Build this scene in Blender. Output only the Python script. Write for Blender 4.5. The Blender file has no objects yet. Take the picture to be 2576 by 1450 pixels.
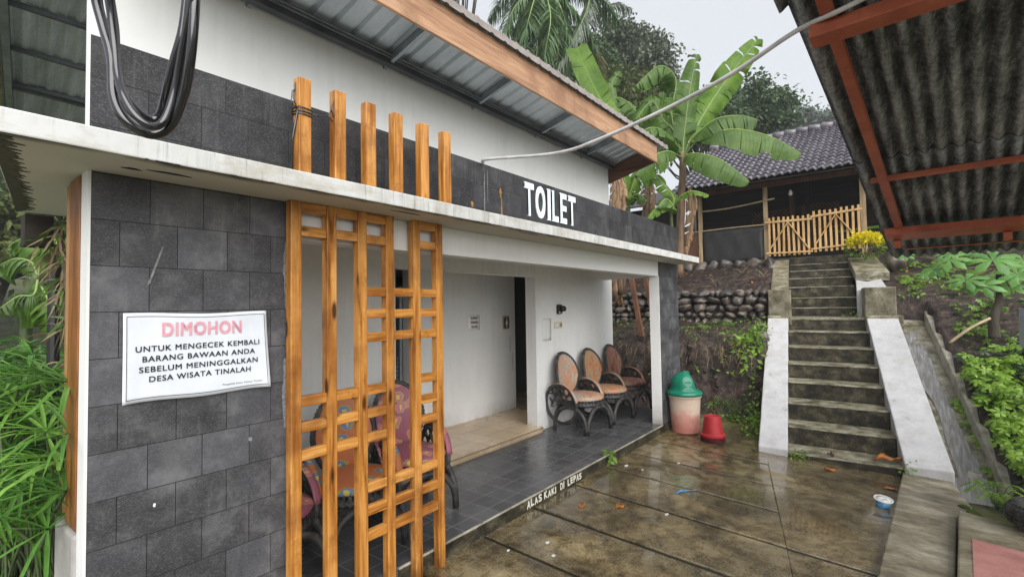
import bpy, bmesh, math, random
import numpy as np
from mathutils import Vector, Matrix
R = math.radians
SC = bpy.context.scene
COL = SC.collection
rnd = random.Random(7)

# ------------------------------------------------------------------ camera
cam = bpy.data.cameras.new('camera'); camo = bpy.data.objects.new('camera', cam); COL.objects.link(camo)
FPX, YAW, PITCH, ROLL = 1238.85, R(37.7554), R(2.0108), R(-0.8964)
fw = Vector((math.cos(PITCH)*math.cos(YAW), math.cos(PITCH)*math.sin(YAW), math.sin(PITCH)))
rt = Vector((math.sin(YAW), -math.cos(YAW), 0)); up = rt.cross(fw)
rt2 = math.cos(ROLL)*rt + math.sin(ROLL)*up; up2 = -math.sin(ROLL)*rt + math.cos(ROLL)*up
mw = Matrix((rt2, up2, -fw)).transposed().to_4x4(); mw.translation = (0, 0, 1.6)
camo.matrix_world = mw
cam.sensor_width = 36; cam.lens = 36*FPX/2576; cam.clip_start = .05; cam.clip_end = 500
SC.camera = camo
CAMP = Vector((0, 0, 1.6))
def ray(px, py):
    return rt2*((px-1288)/FPX) + up2*(-(py-725)/FPX) + fw
def at(px, py, d):
    "point seen at (px,py) of the photograph at d metres along the view axis"
    return CAMP + ray(px, py)*d

# ------------------------------------------------------------------ light
W = bpy.data.worlds.new('World'); SC.world = W; W.use_nodes = True
nt = W.node_tree; nt.nodes.clear()
sky = nt.nodes.new('ShaderNodeTexSky'); sky.sky_type = 'NISHITA'; sky.sun_disc = False
SUN_EL, SUN_AZ = R(38), R(235)     # azimuth of the sun measured from +X toward +Y
sky.sun_elevation = SUN_EL; sky.sun_rotation = R(90)-SUN_AZ
sky.air_density = 1.0; sky.dust_density = 6.0; sky.ozone_density = 1.0
hs = nt.nodes.new('ShaderNodeHueSaturation'); hs.inputs['Saturation'].default_value = .25
mx = nt.nodes.new('ShaderNodeMix'); mx.data_type = 'RGBA'; mx.inputs[0].default_value = .82
mx.inputs[7].default_value = (5.25, 5.5, 5.85, 1)      # even cloud layer
bg = nt.nodes.new('ShaderNodeBackground'); bg.inputs[1].default_value = .05
ow = nt.nodes.new('ShaderNodeOutputWorld')
nt.links.new(sky.outputs[0], hs.inputs['Color']); nt.links.new(hs.outputs[0], mx.inputs[6])
nt.links.new(mx.outputs[2], bg.inputs[0]); nt.links.new(bg.outputs[0], ow.inputs[0])
sl = bpy.data.lights.new('sun', 'SUN'); sl.energy = 1.5; sl.angle = R(75); sl.color = (1, .975, .94)
so = bpy.data.objects.new('sun', sl); COL.objects.link(so)
sd = Vector((math.cos(SUN_EL)*math.cos(SUN_AZ), math.cos(SUN_EL)*math.sin(SUN_AZ), math.sin(SUN_EL)))
so.rotation_euler = sd.to_track_quat('Z', 'Y').to_euler()
SC.view_settings.view_transform = 'Standard'; SC.view_settings.look = 'None'
SC.view_settings.exposure = 1.75; SC.view_settings.gamma = 1

# ------------------------------------------------------------------ materials
def link(t, a, b): t.links.new(a, b)
class N:
    def __init__(s, name):
        s.m = bpy.data.materials.new(name); s.m.use_nodes = True; s.t = s.m.node_tree
        s.b = s.t.nodes['Principled BSDF']; s.out = s.t.nodes['Material Output']
        s._vec = {}
    def n(s, ty, **kw):
        x = s.t.nodes.new(ty)
        for k, v in kw.items(): setattr(x, k, v)
        return x
    def vec(s, space='obj', scale=(1, 1, 1), off=(0, 0, 0), rot=(0, 0, 0)):
        if space == 'world': src = s.n('ShaderNodeNewGeometry').outputs['Position']
        else: src = s.n('ShaderNodeTexCoord').outputs['Object']
        mp = s.n('ShaderNodeMapping'); mp.inputs['Scale'].default_value = scale
        mp.inputs['Location'].default_value = off; mp.inputs['Rotation'].default_value = rot
        link(s.t, src, mp.inputs[0]); return mp.outputs[0]
    def noise(s, v, scale=5, detail=6, rough=.6, dist=0):
        x = s.n('ShaderNodeTexNoise'); x.inputs['Scale'].default_value = scale
        x.inputs['Detail'].default_value = detail; x.inputs['Roughness'].default_value = rough
        x.inputs['Distortion'].default_value = dist
        link(s.t, v, x.inputs['Vector']); return x.outputs[0]
    def ramp(s, f, stops, interp='LINEAR'):
        r = s.n('ShaderNodeValToRGB'); e = r.color_ramp; e.interpolation = interp
        while len(e.elements) < len(stops): e.elements.new(.5)
        for el, (p, c) in zip(e.elements, stops):
            el.position = p; el.color = (*c, 1) if not isinstance(c, (int, float)) else (c, c, c, 1)
        link(s.t, f, r.inputs[0]); return r.outputs[0]
    def mix(s, f, a, b, mode='MIX'):
        x = s.n('ShaderNodeMix', data_type='RGBA', blend_type=mode)
        for sock, v in ((x.inputs[0], f), (x.inputs[6], a), (x.inputs[7], b)):
            if isinstance(v, (int, float)): sock.default_value = v if sock == x.inputs[0] else (v, v, v, 1)
            elif isinstance(v, tuple): sock.default_value = (*v, 1)
            else: link(s.t, v, sock)
        return x.outputs[2]
    def math(s, op, a, b=0.0):
        x = s.n('ShaderNodeMath', operation=op)
        for sock, v in zip(x.inputs, (a, b)):
            if isinstance(v, (int, float)): sock.default_value = v
            else: link(s.t, v, sock)
        return x.outputs[0]
    def set(s, color=None, rough=None, bump=None, bstr=.2, bdist=.02, spec=None, metal=None):
        for key, v in (('Base Color', color), ('Roughness', rough), ('Metallic', metal), ('Specular IOR Level', spec)):
            if v is None: continue
            if isinstance(v, (int, float)): s.b.inputs[key].default_value = v
            elif isinstance(v, tuple): s.b.inputs[key].default_value = (*v, 1)
            else: link(s.t, v, s.b.inputs[key])
        if bump is not None:
            x = s.n('ShaderNodeBump'); x.inputs['Strength'].default_value = bstr; x.inputs['Distance'].default_value = bdist
            link(s.t, bump, x.inputs['Height']); link(s.t, x.outputs[0], s.b.inputs['Normal'])
        return s.m

def mottled(name, stops, scale=6, rough=.7, bstr=.2, space='world', stretch=(1, 1, 1), fine=60, spec=.4, bdist=.01, metal=None, dist=0):
    a = N(name); v = a.vec(space, stretch)
    n1 = a.noise(v, scale, 8, .65, dist); n2 = a.noise(v, fine, 4, .6)
    f = a.math('ADD', a.math('MULTIPLY', n1, .75), a.math('MULTIPLY', n2, .25))
    return a.set(a.ramp(f, stops), rough, f, bstr, bdist, spec, metal)

def plaster(name, base, dirt, amt=.35, zlo=None, blot=False):
    a = N(name); v = a.vec('world')
    n1 = a.noise(v, 1.3, 8, .7); n2 = a.noise(v, 90, 3, .5)
    vs = a.vec('world', (9, 9, .7)); st = a.noise(vs, 1.6, 6, .65)
    f = a.math('MULTIPLY', a.ramp(n1, [(.4, 0.0), (.75, 1.0)]), a.ramp(st, [(.35, 0.0), (.75, 1.0)]))
    c = a.mix(a.math('MULTIPLY', f, amt), base, dirt)
    if blot:       # broad weathering and thin dark runs from the top edge
        n5 = a.noise(a.vec('world', (1, 1, 2.5)), 4.5, 9, .72); n6 = a.noise(a.vec('world', (22, 22, 1)), 2.0, 6, .7)
        c = a.mix(a.ramp(n5, [(.46, 0.0), (.66, .75)]), c, (.40, .37, .29)); c = a.mix(a.math('MULTIPLY', a.ramp(n6, [(.55, 0.0), (.68, .8)]), a.ramp(n1, [(.4, .1), (.6, 1.0)])), c, (.11, .105, .08))
    if zlo is not None:       # splash dirt just above the floor
        z = a.n('ShaderNodeSeparateXYZ'); link(a.t, a.vec('world'), z.inputs[0])
        g = a.math('SUBTRACT', 1.0, a.math('MULTIPLY', a.math('SUBTRACT', z.outputs[2], zlo), 4.0))
        g = a.math('MULTIPLY', a.math('MAXIMUM', g, 0.0), a.ramp(n1, [(.35, 0.0), (.7, .8)]))
        c = a.mix(g, c, (.16, .13, .09))
    return a.set(c, .75, n2, .08, .004, .3)

def stone_tiles(name, ox, oz, tone=1.0):
    a = N(name)
    g = a.n('ShaderNodeNewGeometry'); sx = a.n('ShaderNodeSeparateXYZ'); link(a.t, g.outputs['Position'], sx.inputs[0])
    u = a.math('ADD', sx.outputs[0], sx.outputs[1])
    cb = a.n('ShaderNodeCombineXYZ'); link(a.t, a.math('SUBTRACT', u, ox+2.472), cb.inputs[0]); link(a.t, a.math('SUBTRACT', sx.outputs[2], oz), cb.inputs[1])
    br = a.n('ShaderNodeTexBrick'); link(a.t, cb.outputs[0], br.inputs['Vector'])
    br.inputs['Scale'].default_value = 1; br.inputs['Brick Width'].default_value = .204; br.inputs['Row Height'].default_value = .184
    br.inputs['Mortar Size'].default_value = .0017; br.inputs['Mortar Smooth'].default_value = .3; br.inputs['Bias'].default_value = 0
    br.inputs['Color1'].default_value = (.026*tone, .026*tone, .029*tone, 1); br.inputs['Color2'].default_value = (.090*tone, .091*tone, .104*tone, 1)
    br.inputs['Mortar'].default_value = (.006, .006, .006, 1)
    v = a.vec('world', (1, 1, 1))
    n1 = a.noise(v, 7, 9, .68); n2 = a.noise(a.vec('world', (1, 1, 2.2)), 120, 4, .7); n3 = a.noise(v, 2.2, 5, .6)
    c = a.mix(.38, br.outputs[0], a.ramp(n1, [(.36, (.012*tone, .012*tone, .013*tone)), (.5, (.055*tone, .055*tone, .060*tone)), (.66, (.19*tone, .19*tone, .195*tone))]))
    c = a.mix(a.ramp(n2, [(.5, 0.0), (.72, .5)]), c, (.20, .20, .205))
    c = a.mix(a.ramp(n3, [(.54, 0.0), (.72, .30)]), c, (.22, .22, .215))
    # pale mineral runs below the joints
    st = a.noise(a.vec('world', (30, 30, 1.4)), 1.2, 5, .6)
    c = a.mix(a.math('MULTIPLY', a.ramp(st, [(.56, 0.0), (.75, .4)]), a.ramp(n3, [(.45, 0.0), (.6, 1.0)])), c, (.26, .26, .25))
    c = a.mix(br.outputs['Fac'], c, (.006, .006, .006))
    h = a.math('ADD', a.math('MULTIPLY', n2, .35), a.math('SUBTRACT', a.math('MULTIPLY', n1, .5), a.math('MULTIPLY', br.outputs['Fac'], 1.0)))
    return a.set(c, a.ramp(n1, [(.3, .45), (.8, .75)]), h, .5, .004, .35)

def floor_tiles(name, size, c1, c2, grout, rough, space='world', wetscale=1.2):
    a = N(name); v = a.vec('world', (1, 1, 0))
    br = a.n('ShaderNodeTexBrick'); link(a.t, v, br.inputs['Vector']); br.offset = 0
    br.inputs['Scale'].default_value = 1; br.inputs['Brick Width'].default_value = size; br.inputs['Row Height'].default_value = size
    br.inputs['Mortar Size'].default_value = size*.022; br.inputs['Mortar Smooth'].default_value = .2
    br.inputs['Color1'].default_value = (*c1, 1); br.inputs['Color2'].default_value = (*c2, 1); br.inputs['Mortar'].default_value = (*grout, 1)
    n1 = a.noise(a.vec('world'), 4, 8, .65); n2 = a.noise(a.vec('world'), wetscale, 4, .6)
    c = a.mix(a.ramp(n1, [(.45, 0.0), (.75, .35)]), br.outputs[0], tuple(x*1.9+.02 for x in c2))
    r = a.ramp(n2, [(.35, rough*.6), (.65, rough*1.5)])
    return a.set(c, r, a.math('SUBTRACT', a.math('MULTIPLY', n1, .3), br.outputs['Fac']), .25, .003, .5)

def wood(name, lo, mid, hi, axis='z', rough=.4, knots=True, scale=1.0):
    a = N(name); s = {'x': (1.2, 18, 18), 'y': (18, 1.2, 18), 'z': (18, 18, 1.2)}[axis]
    v = a.vec('world', tuple(k*scale for k in s)); n1 = a.noise(v, 1.6, 7, .62, .6)
    n2 = a.noise(a.vec('world'), 2.6, 5, .6)
    c = a.ramp(n1, [(.30, lo), (.47, mid), (.66, hi)])
    c = a.mix(a.ramp(n2, [(.48, 0.0), (.68, .75)]), c, lo)
    if knots:
        vo = a.n('ShaderNodeTexVoronoi'); vo.inputs['Scale'].default_value = 1
        link(a.t, a.vec('world', {'x': (2.6, 9, 9), 'y': (9, 2.6, 9), 'z': (9, 9, 2.6)}[axis]), vo.inputs['Vector'])
        c = a.mix(a.ramp(vo.outputs['Distance'], [(.09, .95), (.17, 0.0)]), c, tuple(x*.22 for x in lo))
    if name.startswith('varnished'):
        z = a.n('ShaderNodeSeparateXYZ'); link(a.t, a.vec('world'), z.inputs[0]); st = a.noise(a.vec('world', (14, 14, 3)), 1.4, 5, .65)
        k = a.math('ADD', a.math('MULTIPLY', z.outputs[2], -1.6), st); c = a.mix(a.ramp(k, [(.35, 0.0), (.75, .8)]), c, tuple(x*.45 for x in lo))
        k2 = a.noise(a.vec('world'), 11, 6, .7); c = a.mix(a.ramp(k2, [(.56, 0.0), (.70, .55)]), c, lo)
    return a.set(c, a.ramp(n1, [(.3, rough*.7), (.7, rough*1.3)]), n1, .35, .004, .45)

def leafy(name, dark, mid, light, scale=9, rough=.38, trans=.3, space='obj', veins=False):
    a = N(name); v = a.vec(space)
    n1 = a.noise(v, scale, 3, .7); n2 = a.noise(v, scale*.22, 3, .6)
    f = a.math('ADD', a.math('MULTIPLY', n1, .6), a.math('MULTIPLY', n2, .4))
    c = a.ramp(f, [(.3, dark), (.5, mid), (.68, light)])
    a.set(c, rough, None, spec=.45)
    if veins:
        av = a.n('ShaderNodeAttribute', attribute_name='along'); w1 = a.math('SINE', a.math('MULTIPLY', av.outputs['Fac'], 420.0)); w2 = a.math('SINE', a.math('MULTIPLY', av.outputs['Fac'], 97.0))
        w = a.math('ADD', a.math('MULTIPLY', w1, .5), a.math('MULTIPLY', w2, .5)); c = a.mix(a.math('MULTIPLY', a.math('ADD', w, 1.0), .22), c, dark); a.set(c, rough, w, .35, .01, .45)
    tr = a.n('ShaderNodeBsdfTranslucent'); ms = a.n('ShaderNodeMixShader'); ms.inputs[0].default_value = trans
    link(a.t, c, tr.inputs[0]); link(a.t, a.b.outputs[0], ms.inputs[1]); link(a.t, tr.outputs[0], ms.inputs[2])
    link(a.t, ms.outputs[0], a.out.inputs[0]); return a.m

def plain(name, c, rough=.5, spec=.5, metal=0.0, bump=0.0, scale=40, var=.25, space='obj'):
    a = N(name); n1 = a.noise(a.vec(space), scale, 5, .6)
    col = a.ramp(n1, [(.3, tuple(x*(1-var) for x in c)), (.7, tuple(min(1, x*(1+var)) for x in c))])
    return a.set(col, rough, n1 if bump else None, bump, .004, spec, metal)

def flowers(name, base, petal, leaf, heart, scale=7.0, wear=.0):
    a = N(name); v = a.vec('obj')
    nz = a.n('ShaderNodeTexNoise'); nz.inputs['Scale'].default_value = 26; nz.inputs['Detail'].default_value = 2; link(a.t, v, nz.inputs['Vector'])
    wv = a.mix(.055, v, nz.outputs[1], 'ADD')
    vo = a.n('ShaderNodeTexVoronoi'); vo.inputs['Scale'].default_value = scale; vo.inputs['Randomness'].default_value = .75; vo.voronoi_dimensions = '2D'
    sx_ = a.n('ShaderNodeSeparateXYZ'); link(a.t, wv, sx_.inputs[0]); cb_ = a.n('ShaderNodeCombineXYZ'); link(a.t, sx_.outputs[0], cb_.inputs[0]); link(a.t, a.math('ADD', sx_.outputs[1], sx_.outputs[2]), cb_.inputs[1])
    link(a.t, cb_.outputs[0], vo.inputs['Vector'])
    d = vo.outputs['Distance']
    c = a.mix(a.ramp(d, [(.36, 1.0), (.38, 0.0)], 'LINEAR'), base, leaf)
    c = a.mix(a.ramp(d, [(.29, 1.0), (.31, 0.0)], 'LINEAR'), c, petal)
    c = a.mix(a.ramp(d, [(.10, 1.0), (.12, 0.0)], 'LINEAR'), c, heart)
    # only some cells carry a flower
    pick = a.n('ShaderNodeSeparateColor'); link(a.t, vo.outputs['Color'], pick.inputs[0])
    c = a.mix(a.ramp(pick.outputs[0], [(.62, 0.0), (.64, 1.0)]), c, base)
    g = a.noise(v, 150, 3, .6); m = a.noise(v, 5, 6, .7)
    c = a.mix(a.ramp(g, [(.4, 0.0), (.7, .35)]), c, tuple(x*.45 for x in base))
    if wear: c = a.mix(a.ramp(m, [(.45, 0.0), (.65, wear)]), c, tuple(x*.35+.02 for x in base))
    return a.set(c, .42, g, .35, .003, .5)

C = {}
C['white'] = plaster('white_wall_paint', (.75, .76, .75), (.36, .34, .29), .4)
C['white_low'] = plaster('white_wall_paint_splashed', (.78, .785, .78), (.35, .33, .27), .5, 0.02)
C['slab'] = plaster('slab_paint', (.62, .63, .625), (.20, .18, .13), 1.0, None, True)
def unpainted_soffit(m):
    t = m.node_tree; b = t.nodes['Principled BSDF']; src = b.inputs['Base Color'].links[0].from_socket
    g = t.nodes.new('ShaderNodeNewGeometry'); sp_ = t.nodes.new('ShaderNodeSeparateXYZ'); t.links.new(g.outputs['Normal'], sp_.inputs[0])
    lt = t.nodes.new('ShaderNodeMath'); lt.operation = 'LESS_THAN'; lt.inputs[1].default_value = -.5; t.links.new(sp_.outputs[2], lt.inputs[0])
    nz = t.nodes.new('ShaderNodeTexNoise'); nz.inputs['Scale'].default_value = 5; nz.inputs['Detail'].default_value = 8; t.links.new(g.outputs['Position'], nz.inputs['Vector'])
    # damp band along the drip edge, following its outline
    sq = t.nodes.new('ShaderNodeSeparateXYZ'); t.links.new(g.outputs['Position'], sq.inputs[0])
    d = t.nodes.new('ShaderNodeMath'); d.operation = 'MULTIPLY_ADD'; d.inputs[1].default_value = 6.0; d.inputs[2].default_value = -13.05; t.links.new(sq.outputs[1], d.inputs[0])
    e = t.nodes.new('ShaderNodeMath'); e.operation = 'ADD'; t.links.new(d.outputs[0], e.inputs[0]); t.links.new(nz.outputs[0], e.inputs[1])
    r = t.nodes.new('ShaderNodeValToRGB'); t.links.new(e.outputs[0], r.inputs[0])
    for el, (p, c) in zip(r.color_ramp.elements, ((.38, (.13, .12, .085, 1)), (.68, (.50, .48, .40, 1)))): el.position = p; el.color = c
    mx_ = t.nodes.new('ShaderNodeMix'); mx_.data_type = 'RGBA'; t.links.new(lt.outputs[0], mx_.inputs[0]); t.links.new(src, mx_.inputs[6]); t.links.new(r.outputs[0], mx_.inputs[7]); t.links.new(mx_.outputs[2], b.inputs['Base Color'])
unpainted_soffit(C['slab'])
C['tiles'] = stone_tiles('andesite_tiles', .6, .68-.184, 1.08)
C['tiles_up'] = stone_tiles('andesite_tiles_wet', .692, 2.53-.184*12, .44)
C['porch'] = floor_tiles('charcoal_floor_tiles', .2, (.060, .060, .064), (.085, .085, .090), (.17, .17, .17), .28)
C['beige'] = floor_tiles('beige_floor_tiles', .3, (.56, .43, .28), (.62, .48, .33), (.36, .27, .17), .3)
C['trel_z'] = wood('varnished_post_wood', (.17, .048, .006), (.45, .185, .032), (.64, .315, .085), 'z', .38)
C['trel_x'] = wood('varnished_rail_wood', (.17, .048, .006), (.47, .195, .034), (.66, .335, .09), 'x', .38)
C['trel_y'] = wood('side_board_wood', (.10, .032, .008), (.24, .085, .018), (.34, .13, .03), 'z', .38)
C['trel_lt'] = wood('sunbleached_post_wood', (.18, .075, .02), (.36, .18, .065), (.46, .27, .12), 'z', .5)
C['fascia'] = wood('fascia_wood', (.23, .115, .06), (.39, .215, .12), (.51, .31, .185), 'x', .55, False)
C['rake'] = wood('rake_board_wood', (.05, .018, .009), (.09, .034, .018), (.13, .055, .03), 'y', .5, False)
C['zinc'] = mottled('zinc_roof_sheet', [(.3, (.30, .34, .37)), (.5, (.44, .49, .53)), (.72, (.58, .64, .68))], 1.6, .38, .05, 'world', (1, .4, 1), 40, .5, .003, .2)
C['flash'] = mottled('weathered_sheet_edge', [(.3, (.16, .135, .12)), (.5, (.27, .235, .215)), (.72, (.38, .35, .33))], 5, .5, .05, 'world', (1, 1, 1), 50, .5, .003)
C['zinc_old'] = mottled('old_zinc_sheet', [(.3, (.17, .19, .19)), (.5, (.36, .39, .39)), (.72, (.55, .60, .59))], 2.2, .5, .05, 'world', (3, .5, 1), 40, .4, .003, .1)
C['steel'] = mottled('galvanised_channel', [(.3, (.16, .18, .20)), (.7, (.36, .39, .42))], 5, .42, .05, 'world', (1, 1, 1), 60, .5, .002, .6)
C['steel_dk'] = mottled('dark_channel', [(.3, (.045, .05, .055)), (.7, (.11, .12, .13))], 5, .5, .05, 'world', (1, 1, 1), 60, .4, .002, .4)
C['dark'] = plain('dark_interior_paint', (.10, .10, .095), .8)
C['black'] = plain('black_plastic', (.012, .012, .013), .4)
C['letter'] = plain('letter_board', (.74, .80, .84), .5, var=.05)
C['handpaint'] = plain('hand_painted_white', (.62, .60, .52), .7, var=.35, scale=70)
C['ink'] = plain('sign_ink', (.012, .012, .02), .5)
C['pink_ink'] = plain('faded_red_ink', (.72, .34, .40), .6, var=.12)
C['vinyl'] = plain('banner_vinyl', (.70, .74, .80), .34, var=.08, scale=5)
C['paper'] = plain('paper', (.82, .82, .80), .8, var=.04)
C['paper_old'] = plain('faded_paper', (.70, .70, .68), .8, var=.05)
C['court'] = None
def court_mat():
    a = N('wet_concrete'); v = a.vec('world')
    n1 = a.noise(v, 1.5, 10, .68, .4); n2 = a.noise(v, 9, 8, .7); n3 = a.noise(v, 80, 4, .65); n4 = a.noise(a.vec('world', (1.2, .45, 1), (3, 1, 0), (0, 0, .35)), 2.0, 6, .62, .5)
    f = a.math('ADD', a.math('MULTIPLY', n1, .40), a.math('ADD', a.math('MULTIPLY', n2, .36), a.math('MULTIPLY', n3, .24)))
    c = a.ramp(f, [(.40, (.012, .009, .004)), (.46, (.070, .049, .018)), (.52, (.185, .136, .060)), (.60, (.40, .325, .185))])
    moss = a.ramp(n2, [(.5, 0.0), (.72, .5)]); c = a.mix(moss, c, (.045, .045, .022))
    wet = a.ramp(n4, [(.38, 0.0), (.56, 1.0)])
    c = a.mix(a.math('MULTIPLY', wet, .35), c, (.05, .045, .04)); a.b.inputs['Coat Roughness'].default_value = .06; a.b.inputs['Coat IOR'].default_value = 1.9; link(a.t, a.math('MULTIPLY', wet, .65), a.b.inputs['Coat Weight'])
    r = a.mix(wet, a.ramp(n2, [(.3, .34), (.7, .62)]), a.ramp(n2, [(.3, .05), (.7, .20)]))
    h = a.math('MULTIPLY', a.math('ADD', a.math('MULTIPLY', n3, .6), n2), a.math('SUBTRACT', 1.0, a.math('MULTIPLY', wet, .75)))
    rp = a.noise(a.vec('world', (.9, 4.5, 1), (0, 0, 0), (0, 0, .5)), 6, 4, .6, .8)
    h = a.math('ADD', h, a.math('MULTIPLY', rp, a.math('MULTIPLY', wet, .9)))
    return a.set(c, r, h, .55, .010, .6)
C['court'] = court_mat()
C['groove'] = plain('wet_joint', (.014, .013, .010), .35, space='world')
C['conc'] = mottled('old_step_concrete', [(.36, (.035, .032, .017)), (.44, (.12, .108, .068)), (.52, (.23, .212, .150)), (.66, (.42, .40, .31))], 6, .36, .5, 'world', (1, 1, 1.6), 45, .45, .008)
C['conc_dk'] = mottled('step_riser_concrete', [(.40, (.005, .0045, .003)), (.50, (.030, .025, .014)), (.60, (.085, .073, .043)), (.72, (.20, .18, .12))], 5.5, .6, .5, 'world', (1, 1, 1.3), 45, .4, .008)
C['block'] = mottled('dark_block_concrete', [(.34, (.04, .035, .02)), (.46, (.12, .105, .066)), (.56, (.20, .18, .125)), (.70, (.34, .31, .24))], 6, .5, .5, 'world', (1, 1, 1), 45, .45, .008)
C['cheek'] = mottled('cement_rendered_ramp', [(.30, (.22, .21, .19)), (.40, (.40, .395, .39)), (.55, (.475, .47, .48)), (.72, (.53, .525, .54))], 6.5, .45, .35, 'world', (1, 1, 1), 30, .45, .008)
C['kerb'] = mottled('kerb_concrete', [(.33, (.10, .09, .06)), (.45, (.26, .24, .18)), (.56, (.38, .36, .30)), (.72, (.50, .48, .42))], 5.5, .6, .4, 'world', (1, 1, 1), 40, .4, .008)
C['walk'] = mottled('walkway_concrete', [(.33, (.06, .047, .027)), (.45, (.155, .13, .082)), (.56, (.27, .24, .17)), (.70, (.44, .41, .33))], 4.5, .42, .5, 'world', (1.6, .7, 1), 40, .5, .01)
C['pinkslab'] = mottled('pink_painted_concrete', [(.3, (.28, .11, .095)), (.55, (.42, .19, .165)), (.75, (.50, .27, .235))], 5, .6, .3, 'world', (1, 1, 1), 60, .4, .005)
C['soil'] = mottled('wet_soil', [(.38, (.004, .003, .002)), (.48, (.026, .0155, .011)), (.58, (.066, .042, .032)), (.70, (.145, .10, .078))], 8, .6, 1.0, 'world', (1, 1, 1), 34, .45, .06)
C['grassy'] = mottled('damp_ground', [(.34, (.014, .016, .007)), (.46, (.035, .048, .014)), (.56, (.075, .085, .03)), (.70, (.14, .12, .07))], 3, .8, .6, 'world', (1, 1, 1), 20, .3, .05)
C['pave'] = mottled('pale_paving', [(.3, (.22, .21, .19)), (.7, (.45, .44, .42))], 3, .6, .2, 'world', (1, 1, 1), 30, .4, .01)
def rocky():
    m = mottled('river_stone', [(.30, (.030, .028, .028)), (.46, (.09, .084, .079)), (.58, (.19, .17, .15)), (.75, (.33, .29, .25))], 4.5, .38, .4, 'world', (1, 1, 1), 55, .5, .01)
    t = m.node_tree; b = t.nodes['Principled BSDF']; src = b.inputs['Base Color'].links[0].from_socket; oi = t.nodes.new('ShaderNodeObjectInfo'); rr = t.nodes.new('ShaderNodeValToRGB')
    rr.color_ramp.elements[0].color = (.50, .47, .47, 1); rr.color_ramp.elements[1].color = (1.0, 1.0, 1.02, 1); e = rr.color_ramp.elements.new(.55); e.color = (.95, .86, .78, 1)
    mxx = t.nodes.new('ShaderNodeMix'); mxx.data_type = 'RGBA'; mxx.blend_type = 'MULTIPLY'; mxx.inputs[0].default_value = 1
    t.links.new(oi.outputs['Random'], rr.inputs[0]); t.links.new(src, mxx.inputs[6]); t.links.new(rr.outputs[0], mxx.inputs[7]); t.links.new(mxx.outputs[2], b.inputs['Base Color']); return m
C['rock'] = rocky()
def water_mat():
    a = N('running_water'); v = a.vec('world', (.5, 4.0, .5)); n1 = a.noise(v, 9, 4, .55, .4)
    return a.set(a.ramp(n1, [(.36, (.13, .12, .105)), (.55, (.20, .195, .185)), (.72, (.34, .345, .345))]), .16, n1, .04, .004, .6)
C['water'] = water_mat()
C['rubber'] = mottled('tyre_rubber', [(.32, (.010, .010, .010)), (.5, (.030, .029, .028)), (.62, (.085, .080, .075)), (.75, (.14, .13, .12))], 14, .5, .3, 'obj', (1, 1, 1), 90, .45, .004)
C['orangecush'] = flowers('orange_flowered_vinyl', (.56, .17, .065), (.14, .22, .42), (.35, .38, .06), (.60, .55, .08), 7)
C['pinkcush'] = flowers('pink_flowered_vinyl', (.33, .10, .15), (.62, .17, .24), (.38, .40, .10), (.60, .60, .08), 7)
def worn(name, stops, seed):
    a = N(name); n1 = a.noise(a.vec('obj', (9, 9, 3.2), (seed, 0, seed)), 1.5, 3, .55, .5); n2 = a.noise(a.vec('obj'), 60, 4, .7)
    c = a.mix(.999, a.ramp(n1, stops), a.ramp(n2, [(.35, .55), (.65, 1.0)]), 'MULTIPLY'); return a.set(c, .45, n2, .2, .003, .45)
C['palecush'] = worn('worn_pale_orange_vinyl', [(.34, (.56, .24, .11)), (.49, (.62, .34, .20)), (.53, (.32, .39, .46)), (.57, (.50, .45, .33)), (.61, (.66, .36, .22)), (.72, (.58, .27, .12))], 3)
C['rustcush'] = worn('worn_orange_vinyl', [(.34, (.50, .19, .08)), (.47, (.58, .26, .11)), (.51, (.22, .29, .38)), (.54, (.46, .38, .16)), (.60, (.56, .23, .09)), (.72, (.40, .13, .06))], 11)
C['marooncush'] = worn('worn_maroon_vinyl', [(.32, (.16, .05, .05)), (.45, (.30, .10, .09)), (.50, (.36, .27, .12)), (.56, (.30, .11, .10)), (.70, (.42, .20, .18))], 23)
C['orange_steel'] = mottled('orange_painted_timber', [(.3, (.24, .055, .028)), (.55, (.41, .112, .058)), (.78, (.49, .17, .09))], 6, .5, .15, 'world', (1, 1, 1), 60, .4, .003)
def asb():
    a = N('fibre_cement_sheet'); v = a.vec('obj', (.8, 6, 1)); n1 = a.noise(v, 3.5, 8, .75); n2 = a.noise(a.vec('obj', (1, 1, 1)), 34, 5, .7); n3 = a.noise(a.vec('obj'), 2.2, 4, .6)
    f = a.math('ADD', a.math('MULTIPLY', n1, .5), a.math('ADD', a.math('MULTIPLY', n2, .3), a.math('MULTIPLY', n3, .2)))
    av = a.n('ShaderNodeAttribute', attribute_name='ridge'); f = a.math('SUBTRACT', f, a.math('MULTIPLY', av.outputs['Fac'], .055))   # highlight streaks along the low ridges, painted into the colour
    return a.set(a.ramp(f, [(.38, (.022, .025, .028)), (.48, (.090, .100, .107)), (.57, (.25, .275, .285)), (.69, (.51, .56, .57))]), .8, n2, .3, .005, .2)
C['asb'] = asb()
C['pvc'] = mottled('grey_pvc', [(.3, (.34, .34, .33)), (.6, (.62, .62, .61)), (.8, (.74, .74, .73))], 9, .4, .05, 'world', (1, 1, 1), 70, .5, .002)
C['cable'] = plain('black_cable_sheath', (.014, .014, .017), .12, .9, var=.2)
C['green_pl'] = plain('green_plastic', (.004, .16, .095), .22, .55, var=.12, scale=6)
C['green_dk'] = plain('dark_green_flap', (.003, .075, .045), .3, .5, var=.12, scale=6)
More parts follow.
